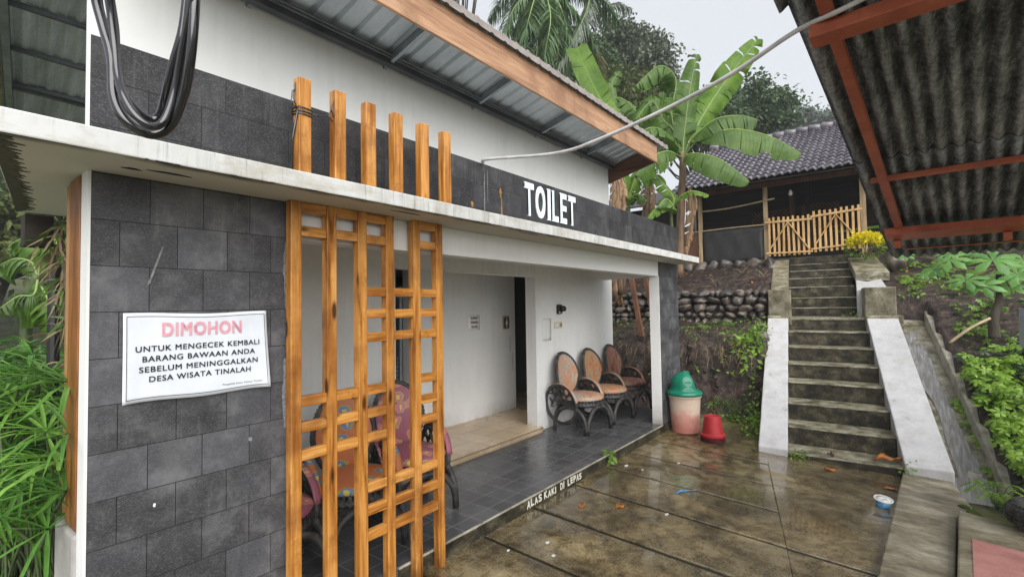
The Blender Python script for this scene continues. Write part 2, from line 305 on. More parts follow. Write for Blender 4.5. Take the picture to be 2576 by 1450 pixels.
def binbody():
    a = N('faded_red_bin'); z = a.n('ShaderNodeSeparateXYZ'); v = a.vec('obj'); link(a.t, v, z.inputs[0])
    n1 = a.noise(v, 7, 7, .7)
    f = a.math('ADD', a.math('MULTIPLY', z.outputs[2], 1.9), a.math('MULTIPLY', a.math('SUBTRACT', n1, .5), .9))
    c = a.ramp(f, [(.10, (.40, .15, .12)), (.45, (.52, .27, .22)), (.62, (.52, .42, .33)), (.95, (.48, .37, .29))])
    c = a.mix(a.ramp(a.noise(v, 24, 6, .7), [(.55, 0.0), (.75, .5)]), c, (.26, .17, .13))
    return a.set(c, .5, n1, .1, .003, .4)
C['bin'] = binbody()
C['redpl'] = plain('red_plastic', (.33, .018, .024), .42, .5, var=.2, scale=9)
C['redpl_dk'] = plain('dark_red_plastic', (.065, .006, .010), .4, .5, var=.2, scale=9)
C['housewood'] = mottled('dark_plank_wall', [(.3, (.010, .008, .007)), (.55, (.030, .023, .018)), (.78, (.065, .05, .04))], 2.2, .7, .3, 'world', (1, .6, 7), 50, .3, .01)
C['tarp'] = mottled('dark_tarpaulin', [(.3, (.014, .014, .015)), (.55, (.034, .033, .033)), (.78, (.075, .07, .066))], 3, .5, .3, 'world', (1, 1, .6), 40, .4, .01)
C['palewood'] = wood('weathered_pale_wood', (.22, .15, .085), (.42, .30, .17), (.54, .41, .25), 'z', .7, False)
C['palewood_y'] = wood('weathered_pale_rail', (.22, .15, .085), (.42, .30, .17), (.54, .41, .25), 'y', .7, False)
C['gatewood'] = wood('raw_picket_wood', (.36, .20, .07), (.58, .36, .15), (.70, .48, .23), 'z', .6, False)
C['brownpole'] = wood('brown_pole_wood', (.06, .025, .012), (.13, .055, .028), (.2, .09, .05), 'z', .6, False)
def clay():
    a = N('wet_clay_tiles'); v = a.vec('obj'); n1 = a.noise(v, 3, 7, .7); n2 = a.noise(v, 30, 4, .6)
    return a.set(a.ramp(n1, [(.32, (.065, .060, .075)), (.5, (.135, .125, .150)), (.66, (.21, .185, .20)), (.8, (.30, .22, .20))]), a.ramp(n2, [(.3, .18), (.7, .42)]), n2, .2, .004, .6)
C['clay'] = clay()
C['banana'] = leafy('banana_leaf', (.06, .14, .010), (.14, .275, .018), (.26, .40, .04), 4, .3, .45, 'obj', True)
C['banana_dk'] = leafy('older_banana_leaf', (.038, .09, .012), (.09, .18, .022), (.20, .31, .075), 4, .22, .35, 'obj', True)
C['midrib'] = plain('leaf_midrib', (.24, .33, .09), .5)
C['bark_b'] = wood('banana_stem', (.05, .028, .016), (.13, .075, .042), (.24, .16, .09), 'z', .6, False)
C['dryleaf'] = wood('dry_banana_leaf', (.10, .055, .03), (.26, .16, .09), (.42, .29, .18), 'z', .8, False)
C['palm'] = leafy('palm_leaflet', (.035, .08, .03), (.09, .165, .065), (.20, .27, .14), 3, .35, .25)
C['palm_lt'] = leafy('pale_palm_leaflet', (.08, .11, .075), (.19, .23, .17), (.34, .38, .31), 3, .3, .25)
C['palm_dry'] = leafy('yellowing_palm_leaflet', (.07, .065, .018), (.16, .14, .035), (.26, .22, .07), 3, .5, .25)
C['tree1'] = leafy('grey_green_leaf', (.035, .052, .030), (.105, .130, .082), (.21, .235, .16), 2.5, .42, .2)
C['tree2'] = leafy('dark_green_leaf', (.022, .048, .019), (.066, .115, .046), (.15, .215, .095), 2.5, .4, .2)
C['tree3'] = leafy('yellow_green_leaf', (.035, .055, .014), (.09, .12, .03), (.18, .20, .06), 2.5, .42, .3)
C['treefar'] = leafy('distant_leaf', (.05, .075, .055), (.09, .12, .085), (.14, .17, .12), 1, .6, .2)
C['bark'] = mottled('tree_bark', [(.3, (.03, .024, .018)), (.7, (.10, .085, .065))], 6, .8, .5, 'obj', (1, 1, .3), 40, .3, .02)
C['umb'] = leafy('umbrella_plant_leaf', (.035, .10, .016), (.085, .22, .032), (.20, .38, .09), 6, .33, .3)
C['umb_lt'] = leafy('bright_umbrella_leaf', (.09, .22, .03), (.19, .38, .06), (.36, .55, .15), 6, .33, .35)
C['stemg'] = plain('green_stem', (.055, .085, .025), .5, var=.5, scale=8)
C['stembr'] = plain('brown_stem', (.10, .065, .04), .7, var=.5, scale=8)
C['vine'] = leafy('vine_leaf', (.085, .165, .014), (.185, .33, .03), (.34, .49, .085), 16, .35, .35, 'world')
C['weed'] = leafy('weed_leaf', (.055, .115, .012), (.13, .245, .026), (.26, .40, .065), 8, .4, .35, 'world')
C['grass'] = leafy('grass_blade', (.05, .10, .018), (.12, .19, .04), (.24, .27, .09), 8, .45, .35, 'world')
C['straw'] = leafy('dry_grass', (.16, .12, .06), (.28, .22, .12), (.40, .33, .2), 8, .6, .2, 'world')
C['cassava'] = leafy('cassava_leaf', (.05, .15, .028), (.125, .29, .06), (.24, .44, .13), 4, .35, .3)
C['croton'] = leafy('croton_leaf', (.46, .40, .012), (.80, .68, .02), (.92, .82, .07), 14, .35, .3)
C['deadleaf'] = leafy('dead_leaf', (.20, .055, .012), (.46, .15, .03), (.62, .26, .07), 14, .4, .15)
C['litter'] = plain('pale_litter', (.62, .62, .60), .6)
C['blue'] = plain('blue_wrapper', (.08, .25, .46), .35, var=.5, scale=30)
C['lamp'] = plain('white_lamp_glass', (.8, .8, .78), .3)
C['rust'] = plain('rust_stain', (.30, .15, .035), .8, var=.5, scale=50, space='world')
C['scuff'] = plain('chalky_scuff', (.20, .20, .20), .8, var=.5, scale=60, space='world')
C['crack'] = plain('damp_crack', (.42, .41, .38), .8, var=.3, scale=60, space='world')
C['yellowframe'] = plain('gold_sign_frame', (.42, .33, .12), .5)
C['switch'] = plain('cream_plastic', (.62, .59, .50), .45)
C['mould'] = plain('wet_mould', (.062, .056, .036), .8, var=.5, scale=40, space='world')
C['moss'] = mottled('moss', [(.3, (.03, .05, .008)), (.7, (.10, .14, .025))], 20, .9, .8, 'world', (1, 1, 1), 90, .2, .01)
C['bamboo'] = plain('bamboo_pole', (.42, .33, .2), .5, var=.3, scale=6)

# ------------------------------------------------------------------ mesh helpers
class MB:
    def __init__(s): s.v = []; s.f = []
    def add(s, vs, fs):
        o = len(s.v); s.v += [tuple(p) for p in vs]; s.f += [tuple(i+o for i in f) for f in fs]; return s
    def box(s, x0, x1, y0, y1, z0, z1):
        vs = [(x, y, z) for z in (z0, z1) for x, y in ((x0, y0), (x1, y0), (x1, y1), (x0, y1))]
        return s.add(vs, [(3, 2, 1, 0), (4, 5, 6, 7), (0, 1, 5, 4), (1, 2, 6, 5), (2, 3, 7, 6), (3, 0, 4, 7)])
    def prism(s, pts, top, bot):
        "vertical prism: pts (x,y); top/bot = function(x,y) or number"
        T = top if callable(top) else (lambda x, y: top); B = bot if callable(bot) else (lambda x, y: bot)
        n = len(pts); a = sum(pts[i][0]*pts[(i+1) % n][1]-pts[(i+1) % n][0]*pts[i][1] for i in range(n))
        if a < 0: pts = pts[::-1]
        vs = [(x, y, B(x, y)) for x, y in pts]+[(x, y, T(x, y)) for x, y in pts]
        return s.add(vs, [tuple(range(n))[::-1], tuple(range(n, 2*n))]+[(i, (i+1) % n, n+(i+1) % n, n+i) for i in range(n)])
    def bar(s, a, b, w, h, upv=(0, 0, 1)):
        "rectangular bar from a to b; w across, h along up"
        a, b = Vector(a), Vector(b); d = (b-a).normalized(); u = Vector(upv); x = d.cross(u)
        if x.length < 1e-4: x = d.cross(Vector((1, 0, 0)))
        x.normalize(); y = x.cross(d).normalized(); x = x*w/2; y = y*h/2
        vs = [a-x-y, a+x-y, a+x+y, a-x+y, b-x-y, b+x-y, b+x+y, b-x+y]
        return s.add(vs, [(0, 1, 2, 3), (7, 6, 5, 4), (0, 4, 5, 1), (1, 5, 6, 2), (2, 6, 7, 3), (3, 7, 4, 0)])
    def tube(s, pts, r, n=8, closed=False, cap=True):
        P = [Vector(p) for p in pts]; m = len(P); rr = r if hasattr(r, '__len__') else [r]*m
        vs = []; prev = None
        for i, p in enumerate(P):
            if closed: t = P[(i+1) % m]-P[(i-1) % m]
            else: t = P[min(i+1, m-1)]-P[max(i-1, 0)]
            t.normalize()
            if prev is None:
                x = t.cross(Vector((0, 0, 1)))
                if x.length < .05: x = t.cross(Vector((1, 0, 0)))
            else: x = prev-t*prev.dot(t)
            x.normalize(); prev = x; y = t.cross(x)
            vs += [p+(x*math.cos(2*math.pi*k/n)+y*math.sin(2*math.pi*k/n))*rr[i] for k in range(n)]
        fs = []
        for i in range(m if closed else m-1):
            j = (i+1) % m
            fs += [(i*n+k, i*n+(k+1) % n, j*n+(k+1) % n, j*n+k) for k in range(n)]
        if cap and not closed: fs += [tuple(range(n))[::-1], tuple(range((m-1)*n, m*n))]
        return s.add(vs, fs)
    def lathe(s, prof, n=32, c=(0, 0, 0), cap=True):
        vs = [(c[0]+r*math.cos(2*math.pi*k/n), c[1]+r*math.sin(2*math.pi*k/n), c[2]+z) for r, z in prof for k in range(n)]
        fs = [(i*n+k, i*n+(k+1) % n, (i+1)*n+(k+1) % n, (i+1)*n+k) for i in range(len(prof)-1) for k in range(n)]
        if cap: fs += [tuple(range(n))[::-1], tuple(range((len(prof)-1)*n, len(prof)*n))]
        return s.add(vs, fs)
    def grid(s, nu, nv, fn):
        vs = [fn(i, j) for i in range(nu) for j in range(nv)]
        return s.add(vs, [(i*nv+j, (i+1)*nv+j, (i+1)*nv+j+1, i*nv+j+1) for i in range(nu-1) for j in range(nv-1)])
    def build(s, name, mat, parent=None, smooth=False, bevel=0, local=False, solid=0):
        off = Vector((0, 0, 0))
        if parent is not None and not local:
            p = parent
            while p is not None: off = off+p.location; p = p.parent
        me = bpy.data.meshes.new(name)
        me.from_pydata([(x-off.x, y-off.y, z-off.z) for x, y, z in s.v], [], s.f)
        me.materials.append(mat); me.update()
        if smooth:
            me.polygons.foreach_set('use_smooth', [True]*len(me.polygons))
            if smooth == 'auto':
                try: me.set_sharp_from_angle(angle=R(40))
                except Exception: pass
        o = bpy.data.objects.new(name, me); COL.objects.link(o)
        if parent is not None: o.parent = parent
        if solid:
            m = o.modifiers.new('thickness', 'SOLIDIFY'); m.thickness = solid; m.offset = 0
        if bevel:
            m = o.modifiers.new('soft_edges', 'BEVEL'); m.width = bevel; m.segments = 2; m.limit_method = 'ANGLE'
        return o
def root(name, label, cat, loc=(0, 0, 0), group=None):
    o = bpy.data.objects.new(name, None); o.location = loc; o.empty_display_size = .1; COL.objects.link(o)
    o['label'] = label; o['category'] = cat
    if group: o['group'] = group
    return o
def tag(o, label=None, cat=None, group=None, kind=None):
    for k, v in (('label', label), ('category', cat), ('group', group), ('kind', kind)):
        if v: o[k] = v
    return o
def centre(o):
    "move a one-mesh thing's origin to its base"
    me = o.data; n = len(me.vertices); a = np.empty(n*3); me.vertices.foreach_get('co', a); a = a.reshape(-1, 3)
    c = np.array([a[:, 0].mean(), a[:, 1].mean(), a[:, 2].min()]); a -= c; me.vertices.foreach_set('co', a.ravel()); me.update()
    o.location = tuple(c); return o
def npmesh(name, V, F, mat, parent=None, local=False, smooth=False):
    V = np.asarray(V, dtype=np.float32).reshape(-1, 3); F = np.asarray(F, dtype=np.int32)
    if parent is not None and not local:
        off = Vector((0, 0, 0)); p = parent
        while p is not None: off = off+p.location; p = p.parent
        V = V-np.array(off, dtype=np.float32)
    k = F.shape[1]; me = bpy.data.meshes.new(name); me.vertices.add(len(V)); me.vertices.foreach_set('co', V.ravel())
    me.loops.add(F.size); me.loops.foreach_set('vertex_index', F.ravel()); me.polygons.add(len(F))
    me.polygons.foreach_set('loop_start', np.arange(0, F.size, k, dtype=np.int32)); me.polygons.foreach_set('loop_total', np.full(len(F), k, dtype=np.int32))
    if smooth: me.polygons.foreach_set('use_smooth', np.ones(len(F), dtype=bool))
    me.materials.append(mat); me.update(calc_edges=True); me.validate()
    o = bpy.data.objects.new(name, me); COL.objects.link(o)
    if parent is not None: o.parent = parent
    return o
def rotm(ax, ay, az):
    return Matrix.Rotation(az, 3, 'Z') @ Matrix.Rotation(ay, 3, 'Y') @ Matrix.Rotation(ax, 3, 'X')
_tc = {}
def text(body, w, h, mat, parent, name='lettering', origin=(0, 0, 0), bold=0.0, depth=.002, shear=0, spacing=1.0, rot=None, local=False):
    "flat lettering facing -Y, left/bottom corner at origin, scaled to w x h"
    cu = bpy.data.curves.new('t', 'FONT'); cu.body = body; cu.offset = 0; cu.shear = shear; cu.space_character = spacing; cu.resolution_u = 4
    to = bpy.data.objects.new('t', cu); COL.objects.link(to); bpy.context.view_layer.update()
    me = bpy.data.meshes.new_from_object(to); bpy.data.objects.remove(to)
    n = len(me.vertices); a = np.empty(n*3); me.vertices.foreach_get('co', a); a = a.reshape(-1, 3)
    mn, mxx = a.min(0), a.max(0); sx = w/(mxx[0]-mn[0]); sy = h/(mxx[1]-mn[1])
    if bold:
        hh = mxx[1]-mn[1]; fs0 = [tuple(p.vertices) for p in me.polygons]; al = []; fl = []
        for q, (ox, oy) in enumerate(((-1, -1), (1, -1), (1, 1), (-1, 1), (0, 0), (-1, 0), (1, 0), (0, 1), (0, -1))):
            c = a.copy(); c[:, 0] += ox*bold*hh; c[:, 1] += oy*bold*hh; c[:, 2] = q*.004
            fl += [tuple(i+len(a)*q for i in f) for f in fs0]; al.append(c)
        a = np.concatenate(al); me = bpy.data.meshes.new('t'); me.from_pydata([tuple(p) for p in a], [], fl); n = len(a); mn, mxx = a.min(0), a.max(0); sx = w/(mxx[0]-mn[0]); sy = h/(mxx[1]-mn[1])
    b = np.zeros_like(a); b[:, 1] = -a[:, 2]*.02; b[:, 0] = (a[:, 0]-mn[0])*sx; b[:, 2] = (a[:, 1]-mn[1])*sy
    if rot: M3 = np.array(Matrix.Rotation(rot, 3, 'Y')); b = b @ M3.T
    b += np.array(origin)
    if parent is not None and not local:
        off = Vector((0, 0, 0)); p = parent
        while p is not None: off = off+p.location; p = p.parent
        b -= np.array(off)
    me.vertices.foreach_set('co', b.ravel()); me.materials.clear(); me.materials.append(mat); me.update()
    o = bpy.data.objects.new(name, me); COL.objects.link(o); o.parent = parent
    if depth:
        m = o.modifiers.new('thickness', 'SOLIDIFY'); m.thickness = depth; m.offset = 0
    return o

# ================================================================== GROUND AND SETTING
S0, N0 = Vector((6.485, 1.025)), None
TH, PH = .131, -.096
DS = Vector((math.cos(TH), math.sin(TH))); DN = Vector((math.sin(TH+PH), -math.cos(TH+PH)))
_den = DS.x*DN.y-DS.y*DN.x
def sn(x, y):
    dx, dy = x-S0.x, y-S0.y
    return ((dx*DN.y-dy*DN.x)/_den, (DS.x*dy-DS.y*dx)/_den)
def xy(s, n):
    p = S0+DS*s+DN*n; return (p.x, p.y)
def slope(s): return -.143+.497*s
def zc(x, y): return -.105-.05*(2.472-y)

def fnoise(x, y, k=1.0):
    return (math.sin(x*2.3*k+1.1)*math.sin(y*2.9*k+.4)+.5*math.sin(x*5.7*k+y*3.1*k)+.3*math.sin(x*11.3*k-y*9.1*k+2))/1.8
def sstep(a, b, x):
    t = max(0, min(1, (x-a)/(b-a))); return t*t*(3-2*t)
def lerp(pts, x):
    if x <= pts[0][0]: return pts[0][1]
    for (a, b), (c, d) in zip(pts, pts[1:]):
        if x <= c: return b+(d-b)*(x-a)/(c-a)
    return pts[-1][1]
BANK = [(7.55, -.32), (7.75, -.16), (7.95, .1), (8.06, .55), (8.16, .9), (8.35, 1.04), (9.0, 1.14), (9.38, 1.26), (9.5, 1.28), (9.62, 1.74), (9.9, 1.86), (11.2, 2.24), (12.0, 2.40), (12.2, 2.44)]
def z_(y): return math.sin(y*7.3)*1.5
def terrain(x, y):
    s, n = sn(x, y); b = fnoise(x, y)
    left = lerp(BANK, x+.09*b-.05*fnoise(y*3, x)) + .035*b
    left += .022*math.sin(x*23+3*math.sin(y*17))*math.sin(y*29+2*math.sin(x*13+z_(y)))+.012*math.sin(x*51+y*37)*math.sin(y*61-x*17)
    if x > 12.25: return 2.5+max(0, x-20)*.12
    stair = slope(min(s, 3.2))-.45 if s < 3.3 else 1.2+.33*(s-3.3)-.3
    right = -.12+.497*max(0, s+.1)+.12*max(0, n-2.0)+.05*b if s < 3.3 else 1.55+.27*(s-3.3)+.08*max(0, n-2)+.05*b
    right = min(right, 2.48+.03*b)
    if s < -.2: right = -.16+.03*b
    if n < -.30: return left
    if n < -.05: return min(left, stair) if n > -.28 else left
    if s > 3.3 and n > 1.10: return 1.63+.27*(s-3.3)+.03*b
    if n < 1.82: return stair
    return right
mb = MB()
xs = list(np.arange(5.3, 7.6, .085))+list(np.arange(7.6, 8.5, .035))+list(np.arange(8.5, 12.4, .06))+[13, 16, 20, 26]; ys = list(np.arange(-7.5, -1.6, .12))+list(np.arange(-1.6, 1.2, .06))+list(np.arange(1.2, 4.4, .045))+list(np.arange(4.4, 7.5, .10))+[8, 9.5, 12]
mb.grid(len(xs), len(ys), lambda i, j: (xs[i], ys[j], terrain(xs[i], ys[j])))
tag(mb.build('hillside', C['soil'], None, True), kind='structure')
mb = MB(); gx = list(np.linspace(-30, 120, 50)); gy = list(np.linspace(-60, 120, 60))
def far(x, y):
    z = -.36
    if x > 19: z = 2.3+(x-19)*.10 if x < 40 else 4.4+(x-40)*.16
    if y > 13: z = max(z, -.36+(y-13)*.20+.6*fnoise(x*.2, y*.2))
    return z
mb.grid(len(gx), len(gy), lambda i, j: (gx[i], gy[j], far(gx[i], gy[j])))
tag(mb.build('ground', C['grassy'], None, True), kind='structure')

# court: cast strips with open joints over a dark bed
JX = [-3.0, -2.3, -1.62, -.99, -.36, .27, .90, 1.53, 2.16, 2.80, 3.44, 4.10, 4.73, 5.35, 6.00, 7.80]
def yl(x): return .82+(x-4.67)*.245 if x < 6.3 else 1.22
def ye(x): return .143-.062*(x-4)
mb = MB(); g = .021
for a, b in zip(JX, JX[1:]):
    xr = [a+g+(b-a-2*g)*k/4 for k in range(5)]
    w0 = rnd.uniform(-.003, .003)
    top = [(x, 2.468+rnd.uniform(-.0, .0)) for x in xr]; bot = [(x, yl(x)+.0008) for x in xr]
    if a == 6.0: top = [(x, 2.5) for x in xr]; bot = [(x, yl(x)+.0008) for x in xr]
    mb.prism(top+bot[::-1], lambda x, y: zc(x, y)+w0, -.6)
for a, b in ((-3, -.36), (-.36, 1.53), (1.53, 4.10), (4.10, 6.62)):
    xr = [a+g+(b-a-2*g)*k/6 for k in range(7)]
    mb.prism([(x, min(yl(x), 1.3)-.0008) for x in xr]+[(x, ye(x)) for x in xr[::-1]], lambda x, y: zc(x, y)-.002, -.6)
o = mb.build('courtyard', C['court'], None, False, .006); tag(o, kind='structure')
mb = MB(); mb.grid(2, 2, lambda i, j: ((-3, 7.7)[i], (-.2, 2.46)[j], zc(0, (-.2, 2.46)[j])-.011))
tag(mb.build('court_bed', C['groove']), kind='structure')
# walkway on the right and its slabs
mb = MB()
mb.prism([(6.62, -.02), (4, .143), (1.5, .30), (1.5, -.02), (4.196, -.245), (5.5, -.352), (5.80, -.475), (6.1, -.44), (6.47, -.40), (6.62, -.40)], lambda x, y: zc(x, y)+.055, -.6)
tag(mb.build('walkway', C['walk'], None, False, .012), kind='structure')
mb = MB(); mb.prism([(5.47, -.362), (4.2, -.257), (1.5, -.03), (1.5, -3), (5.05, -3), (5.28, -.75)], -.125, -.6)
tag(mb.build('path', C['walk'], None, False, .012), kind='structure')
mb = MB(); mb.prism([(4.853, -.386), (4.178, -.332), (3.2, -.25), (3.2, -2), (4.60, -2), (4.80, -.64)], -.121, -.3)
tag(mb.build('painted_slab', C['pinkslab']), kind='structure')
mb = MB(); mb.prism([(-6, 2.6), (.36, 2.6), (.36, 6), (-6, 9)], -.10, -.5)
tag(mb.build('pavement', C['pave']), kind='structure')

# ------------------------------------------------------------------ staircase
st = root('concrete_staircase', 'long worn concrete staircase climbing from the wet courtyard to the wooden house', 'stairs', (xy(0, .5)[0], xy(0, .5)[1], -.2))
treads = [(.4204*i, -.143+.209*i) for i in range(8)]+[(3.74, 1.47), (4.10, 1.655), (4.48, 1.865), (4.86, 2.05), (5.24, 2.22), (5.60, 2.375)]
for i, (s, z) in enumerate(treads):
    s1 = treads[i+1][0]+.02 if i+1 < len(treads) else 6.1
    zb = treads[i-1][1]-.06 if i else -.5
    mb = MB(); k = 10; fr = []
    for j in range(k+1):
        n = -.004+1.06*j/k; fr.append((xy(s+rnd.uniform(-.006, .006), n)))
    bk = [xy(s1, 1.056), xy(s1, -.004)]
    dz = rnd.uniform(-.004, .004)
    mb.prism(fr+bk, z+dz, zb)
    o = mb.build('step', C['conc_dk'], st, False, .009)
    mb = MB(); fr2 = [xy(s-.012+rnd.uniform(-.004, .004), -.002+1.056*j/k) for j in range(k+1)]
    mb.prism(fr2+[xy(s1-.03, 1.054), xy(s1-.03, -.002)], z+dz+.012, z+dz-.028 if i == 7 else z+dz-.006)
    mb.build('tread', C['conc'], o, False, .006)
def sloped(name, mat, n0, n1, s0, s1, zt, zb, parent, ext=0):
    mb = MB(); L = []; Rr = []
    K = 12
    for j in range(K+1):
        s = s0+(s1-s0)*j/K; L.append(xy(s, n0+rnd.uniform(-.002, .002))); Rr.append(xy(s, n1+rnd.uniform(-.002, .002)))
    for j in range(K):
        mb.prism([L[j], L[j+1], Rr[j+1], Rr[j]], zt, zb)
    bm = bmesh.new(); me = bpy.data.meshes.new(name); me.from_pydata(mb.v, [], mb.f); bm.from_mesh(me)
    bmesh.ops.remove_doubles(bm, verts=bm.verts, dist=.0005)
    # drop the inner walls between the segments
    seen = {}
    for f in list(bm.faces):
        k = tuple(sorted(v.index for v in f.verts)); seen.setdefault(k, []).append(f)
    bmesh.ops.delete(bm, geom=[f for fs in seen.values() if len(fs) > 1 for f in fs], context='FACES_ONLY')
    out = MB(); bm.verts.index_update(); out.v = [tuple(v.co) for v in bm.verts]; out.f = [tuple(v.index for v in f.verts) for f in bm.faces]; bm.free()
    return out.build(name, mat, parent, False, .012)
zsl = lambda off: (lambda x, y: slope(sn(x, y)[0])+off)
sloped('side_ramp', C['cheek'], -.307, -.004, -.04, 2.83, zsl(.062), zsl(-.7), st)
sloped('side_ramp', C['cheek'], 1.054, 1.437, -.03, 2.83, zsl(.062), zsl(-.7), st)
# sill and the two square blocks at the landing
for n0, n1 in ((-.31, .0), (1.05, 1.50)):
    mb = MB(); mb.prism([xy(2.82, n0), xy(2.82, n1), xy(3.4, n1), xy(3.4, n0)], 1.365, .6); mb.build('landing_sill', C['conc'], st, False, .01)
for n0, n1, s0, s1, z in ((-.30, .045, 2.90, 3.30, 1.80), (1.045, 1.44, 2.92, 3.35, 1.80)):
    mb = MB(); mb.prism([xy(s0, n0), xy(s0, n1), xy(s1, n1), xy(s1, n0)], z, 1.2); mb.build('landing_block', C['block'], st, False, .015)
up1 = lambda x, y: 1.80+(sn(x, y)[0]-3.3)*.29
mb = MB(); mb.prism([xy(3.30, -.275), xy(3.30, -.005), xy(5.75, -.005), xy(5.75, -.30)], up1, 1.0); mb.build('side_ramp', C['conc'], st, False, .012)
mb = MB(); mb.prism([xy(4.35, 1.055), xy(4.35, 1.55), xy(5.8, 1.52), xy(5.8, 1.055)], lambda x, y: 2.10+(sn(x, y)[0]-4.35)*.27, lambda x, y: 1.94+(sn(x, y)[0]-4.35)*.27); mb.build('side_ramp', C['conc'], st, False, .012)
mb = MB(); mb.prism([xy(3.34, .985), xy(3.34, 1.40), xy(4.25, 1.42), xy(4.05, 1.2), xy(4.2, 1.05)], lambda x, y: 1.76+(sn(x, y)[0]-3.3)*.22, 1.2); mb.build('side_ramp', C['cheek'], st, False, .01)

# drain beside the stairs
mb = MB()
for j in range(16):
    s0, s1 = -.9+j*.27, -.9+(j+1)*.27+.003
    mb.prism([xy(s0, 1.43), xy(s1, 1.43), xy(s1, 1.80), xy(s0, 1.80)], lambda x, y: slope(max(-.25, sn(x, y)[0]))-.20-.06*max(0, -sn(x, y)[0])+.015*fnoise(x*3, y*3), -1.2)
tag(mb.build('drain_channel', C['conc']), kind='structure')
mb = MB(); nn = 60
def wt(i, j):
    s = -.85+i*(3.75/(nn-1)); c = 1.60+.025*math.sin(s*2.1)+.012*math.sin(s*6); w = .075+.015*math.sin(s*3.3+1)
    if s < .2: w += .05
    x, y = xy(s, c+(j-2)*w*.6)
    return (x, y, slope(max(-.25, s))-.20-.06*max(0, -s)+.015*fnoise(x*3, y*3)+.012)
mb.grid(nn, 5, wt); tag(mb.build('water', C['water'], None, True), kind='structure')
kw = root('drain_kerb', 'long mossy concrete kerb running up beside the wet drain channel', 'kerb', (*xy(.2, 1.86), -.1))
o = sloped('kerb_top', C['kerb'], 1.79, 1.92, -.10, 3.16, zsl(.0), lambda x, y: slope(max(-.25, sn(x, y)[0]))-.6, kw)

# ================================================================== TOILET BUILDING
YF, YB = 2.472, 3.643
B = root('toilet_building', 'white toilet building with dark stone cladding and a sloping metal roof', 'building', (4, 3, -.1))
# pillars and beams
mb = MB(); mb.box(.507, 1.315, YF, 2.56, -.3, 2.178); mb.build('stone_pillar', C['tiles'], B)
mb = MB(); mb.box(.497, .507, YF-.002, 2.565, -.3, 2.178); mb.box(.507, 1.30, 2.56, 2.60, -.3, 2.17); mb.build('pillar_edge', C['white'], B)
mb = MB(); mb.box(6.395, 7.13, YF, 2.60, -.3, 2.155); mb.build('stone_pillar', C['tiles'], B)
mb = MB(); mb.box(6.383, 6.395, YF-.002, 2.602, -.12, 1.965); mb.build('pillar_edge', C['white_low'], B)
mb = MB(); mb.box(1.317, 6.393, YF+.006, 2.60, 1.966, 2.155); mb.build('porch_beam', C['white'], B)
mb = MB(); mb.box(6.60, 6.75, 2.602, YB, 1.966, 2.155); mb.build('porch_beam', C['white'], B)
# canopy slab with rough edge
mb = MB(); K = 70; P0 = []
for j in range(K+1): x = .19+(7.085-.19)*j/K; P0.append((x, 2.145+.003*math.sin(x*3)+rnd.uniform(-.002, .002)))
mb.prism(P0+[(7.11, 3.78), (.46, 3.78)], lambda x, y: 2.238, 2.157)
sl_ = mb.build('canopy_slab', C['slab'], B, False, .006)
mb = MB()
for x0, x1, m in ((.21, 3.6, 60), (3.6, 7.0, 50)):
    for j in range(m):
        x = x0+(x1-x0)*rnd.random(); w = rnd.uniform(.008, .07)
        if rnd.random() < .6: mb.prism([(x, 2.139), (x+w, 2.139), (x+w*.8, 2.143+rnd.uniform(.002, .014)), (x+w*.45, 2.143+rnd.uniform(.002, .026)), (x+w*.2, 2.143+rnd.uniform(.002, .018))], 2.158, 2.1555)
tag(mb.build('flaking_edge', C['groove'], sl_), kind='stuff')
# mould creeping in from the slab's left and rear edges
mb = MB(); pts = [(.20, 2.17)]
y = 2.17
while y < 3.7:
    xe = .20+(y-2.17)*.165
    pts += [(xe+rnd.uniform(.05, .085), y+.008), (xe+rnd.uniform(.02, .05), y+.02)]; y += rnd.uniform(.03, .055)
pts += [(.46, 3.77)]
mb.prism(pts, 2.1568, 2.1545); mb.build('mould_stain', C['mould'], sl_)
mb = MB()
for cx, cy, w in ((.72, 2.30, .07), (.60, 2.33, .03), (1.9, 2.25, .1), (3.1, 2.22, .12)):
    mb = MB(); mb.prism([(cx+w*math.cos(a)*(1+.3*math.sin(3*a)), cy+.014*math.sin(a)) for a in np.linspace(0, 6.283, 14)[:-1]], 2.1567, 2.1552)
    mb.build('mould_stain', C['groove'], sl_)
# parapet
mb = MB(); K = 40; T = []
mb.box(.50, 7.135, YF, 2.50, 2.2385, 2.70)
par = mb.build('parapet', C['tiles_up'], B, False, .004)
mb = MB(); mb.box(.493, .4995, YF-.001, 2.498, 2.2385, 2.703); mb.build('parapet_edge', C['white'], B)
def smear(name, pts, y, mat, par_):
    mb = MB(); mb.add([(x, y, z) for x, z in pts], [tuple(range(len(pts)))]); return mb.build(name, C[mat], par_, False, 0, False, .0012)
def streak(x, z0, z1, w, seed):
    r_ = random.Random(seed); n = 9; L = [(x+w*(.4+.6*math.sin(math.pi*i/n))*r_.uniform(.4, 1), z0+(z1-z0)*i/n) for i in range(n+1)]; Q = [(x-w*(.4+.6*math.sin(math.pi*i/n))*r_.uniform(.4, 1), z0+(z1-z0)*i/n) for i in range(n+1)]; return L+Q[::-1]
smear('rust_stain', streak(2.72, 2.34, 2.385, .020, 1), YF-.0015, 'rust', par); smear('rust_stain', streak(3.06, 2.47, 2.545, .016, 2), YF-.0015, 'rust', par); smear('rust_stain', streak(3.07, 2.28, 2.47, .010, 5), YF-.0015, 'rust', par)
smear('lime_run', streak(2.862, 2.30, 2.62, .006, 3), YF-.0015, 'scuff', par); smear('lime_run', streak(2.90, 2.42, 2.66, .003, 4), YF-.0015, 'scuff', par)
pil = [o for o in B.children if o.name.startswith('stone_pillar')][0]
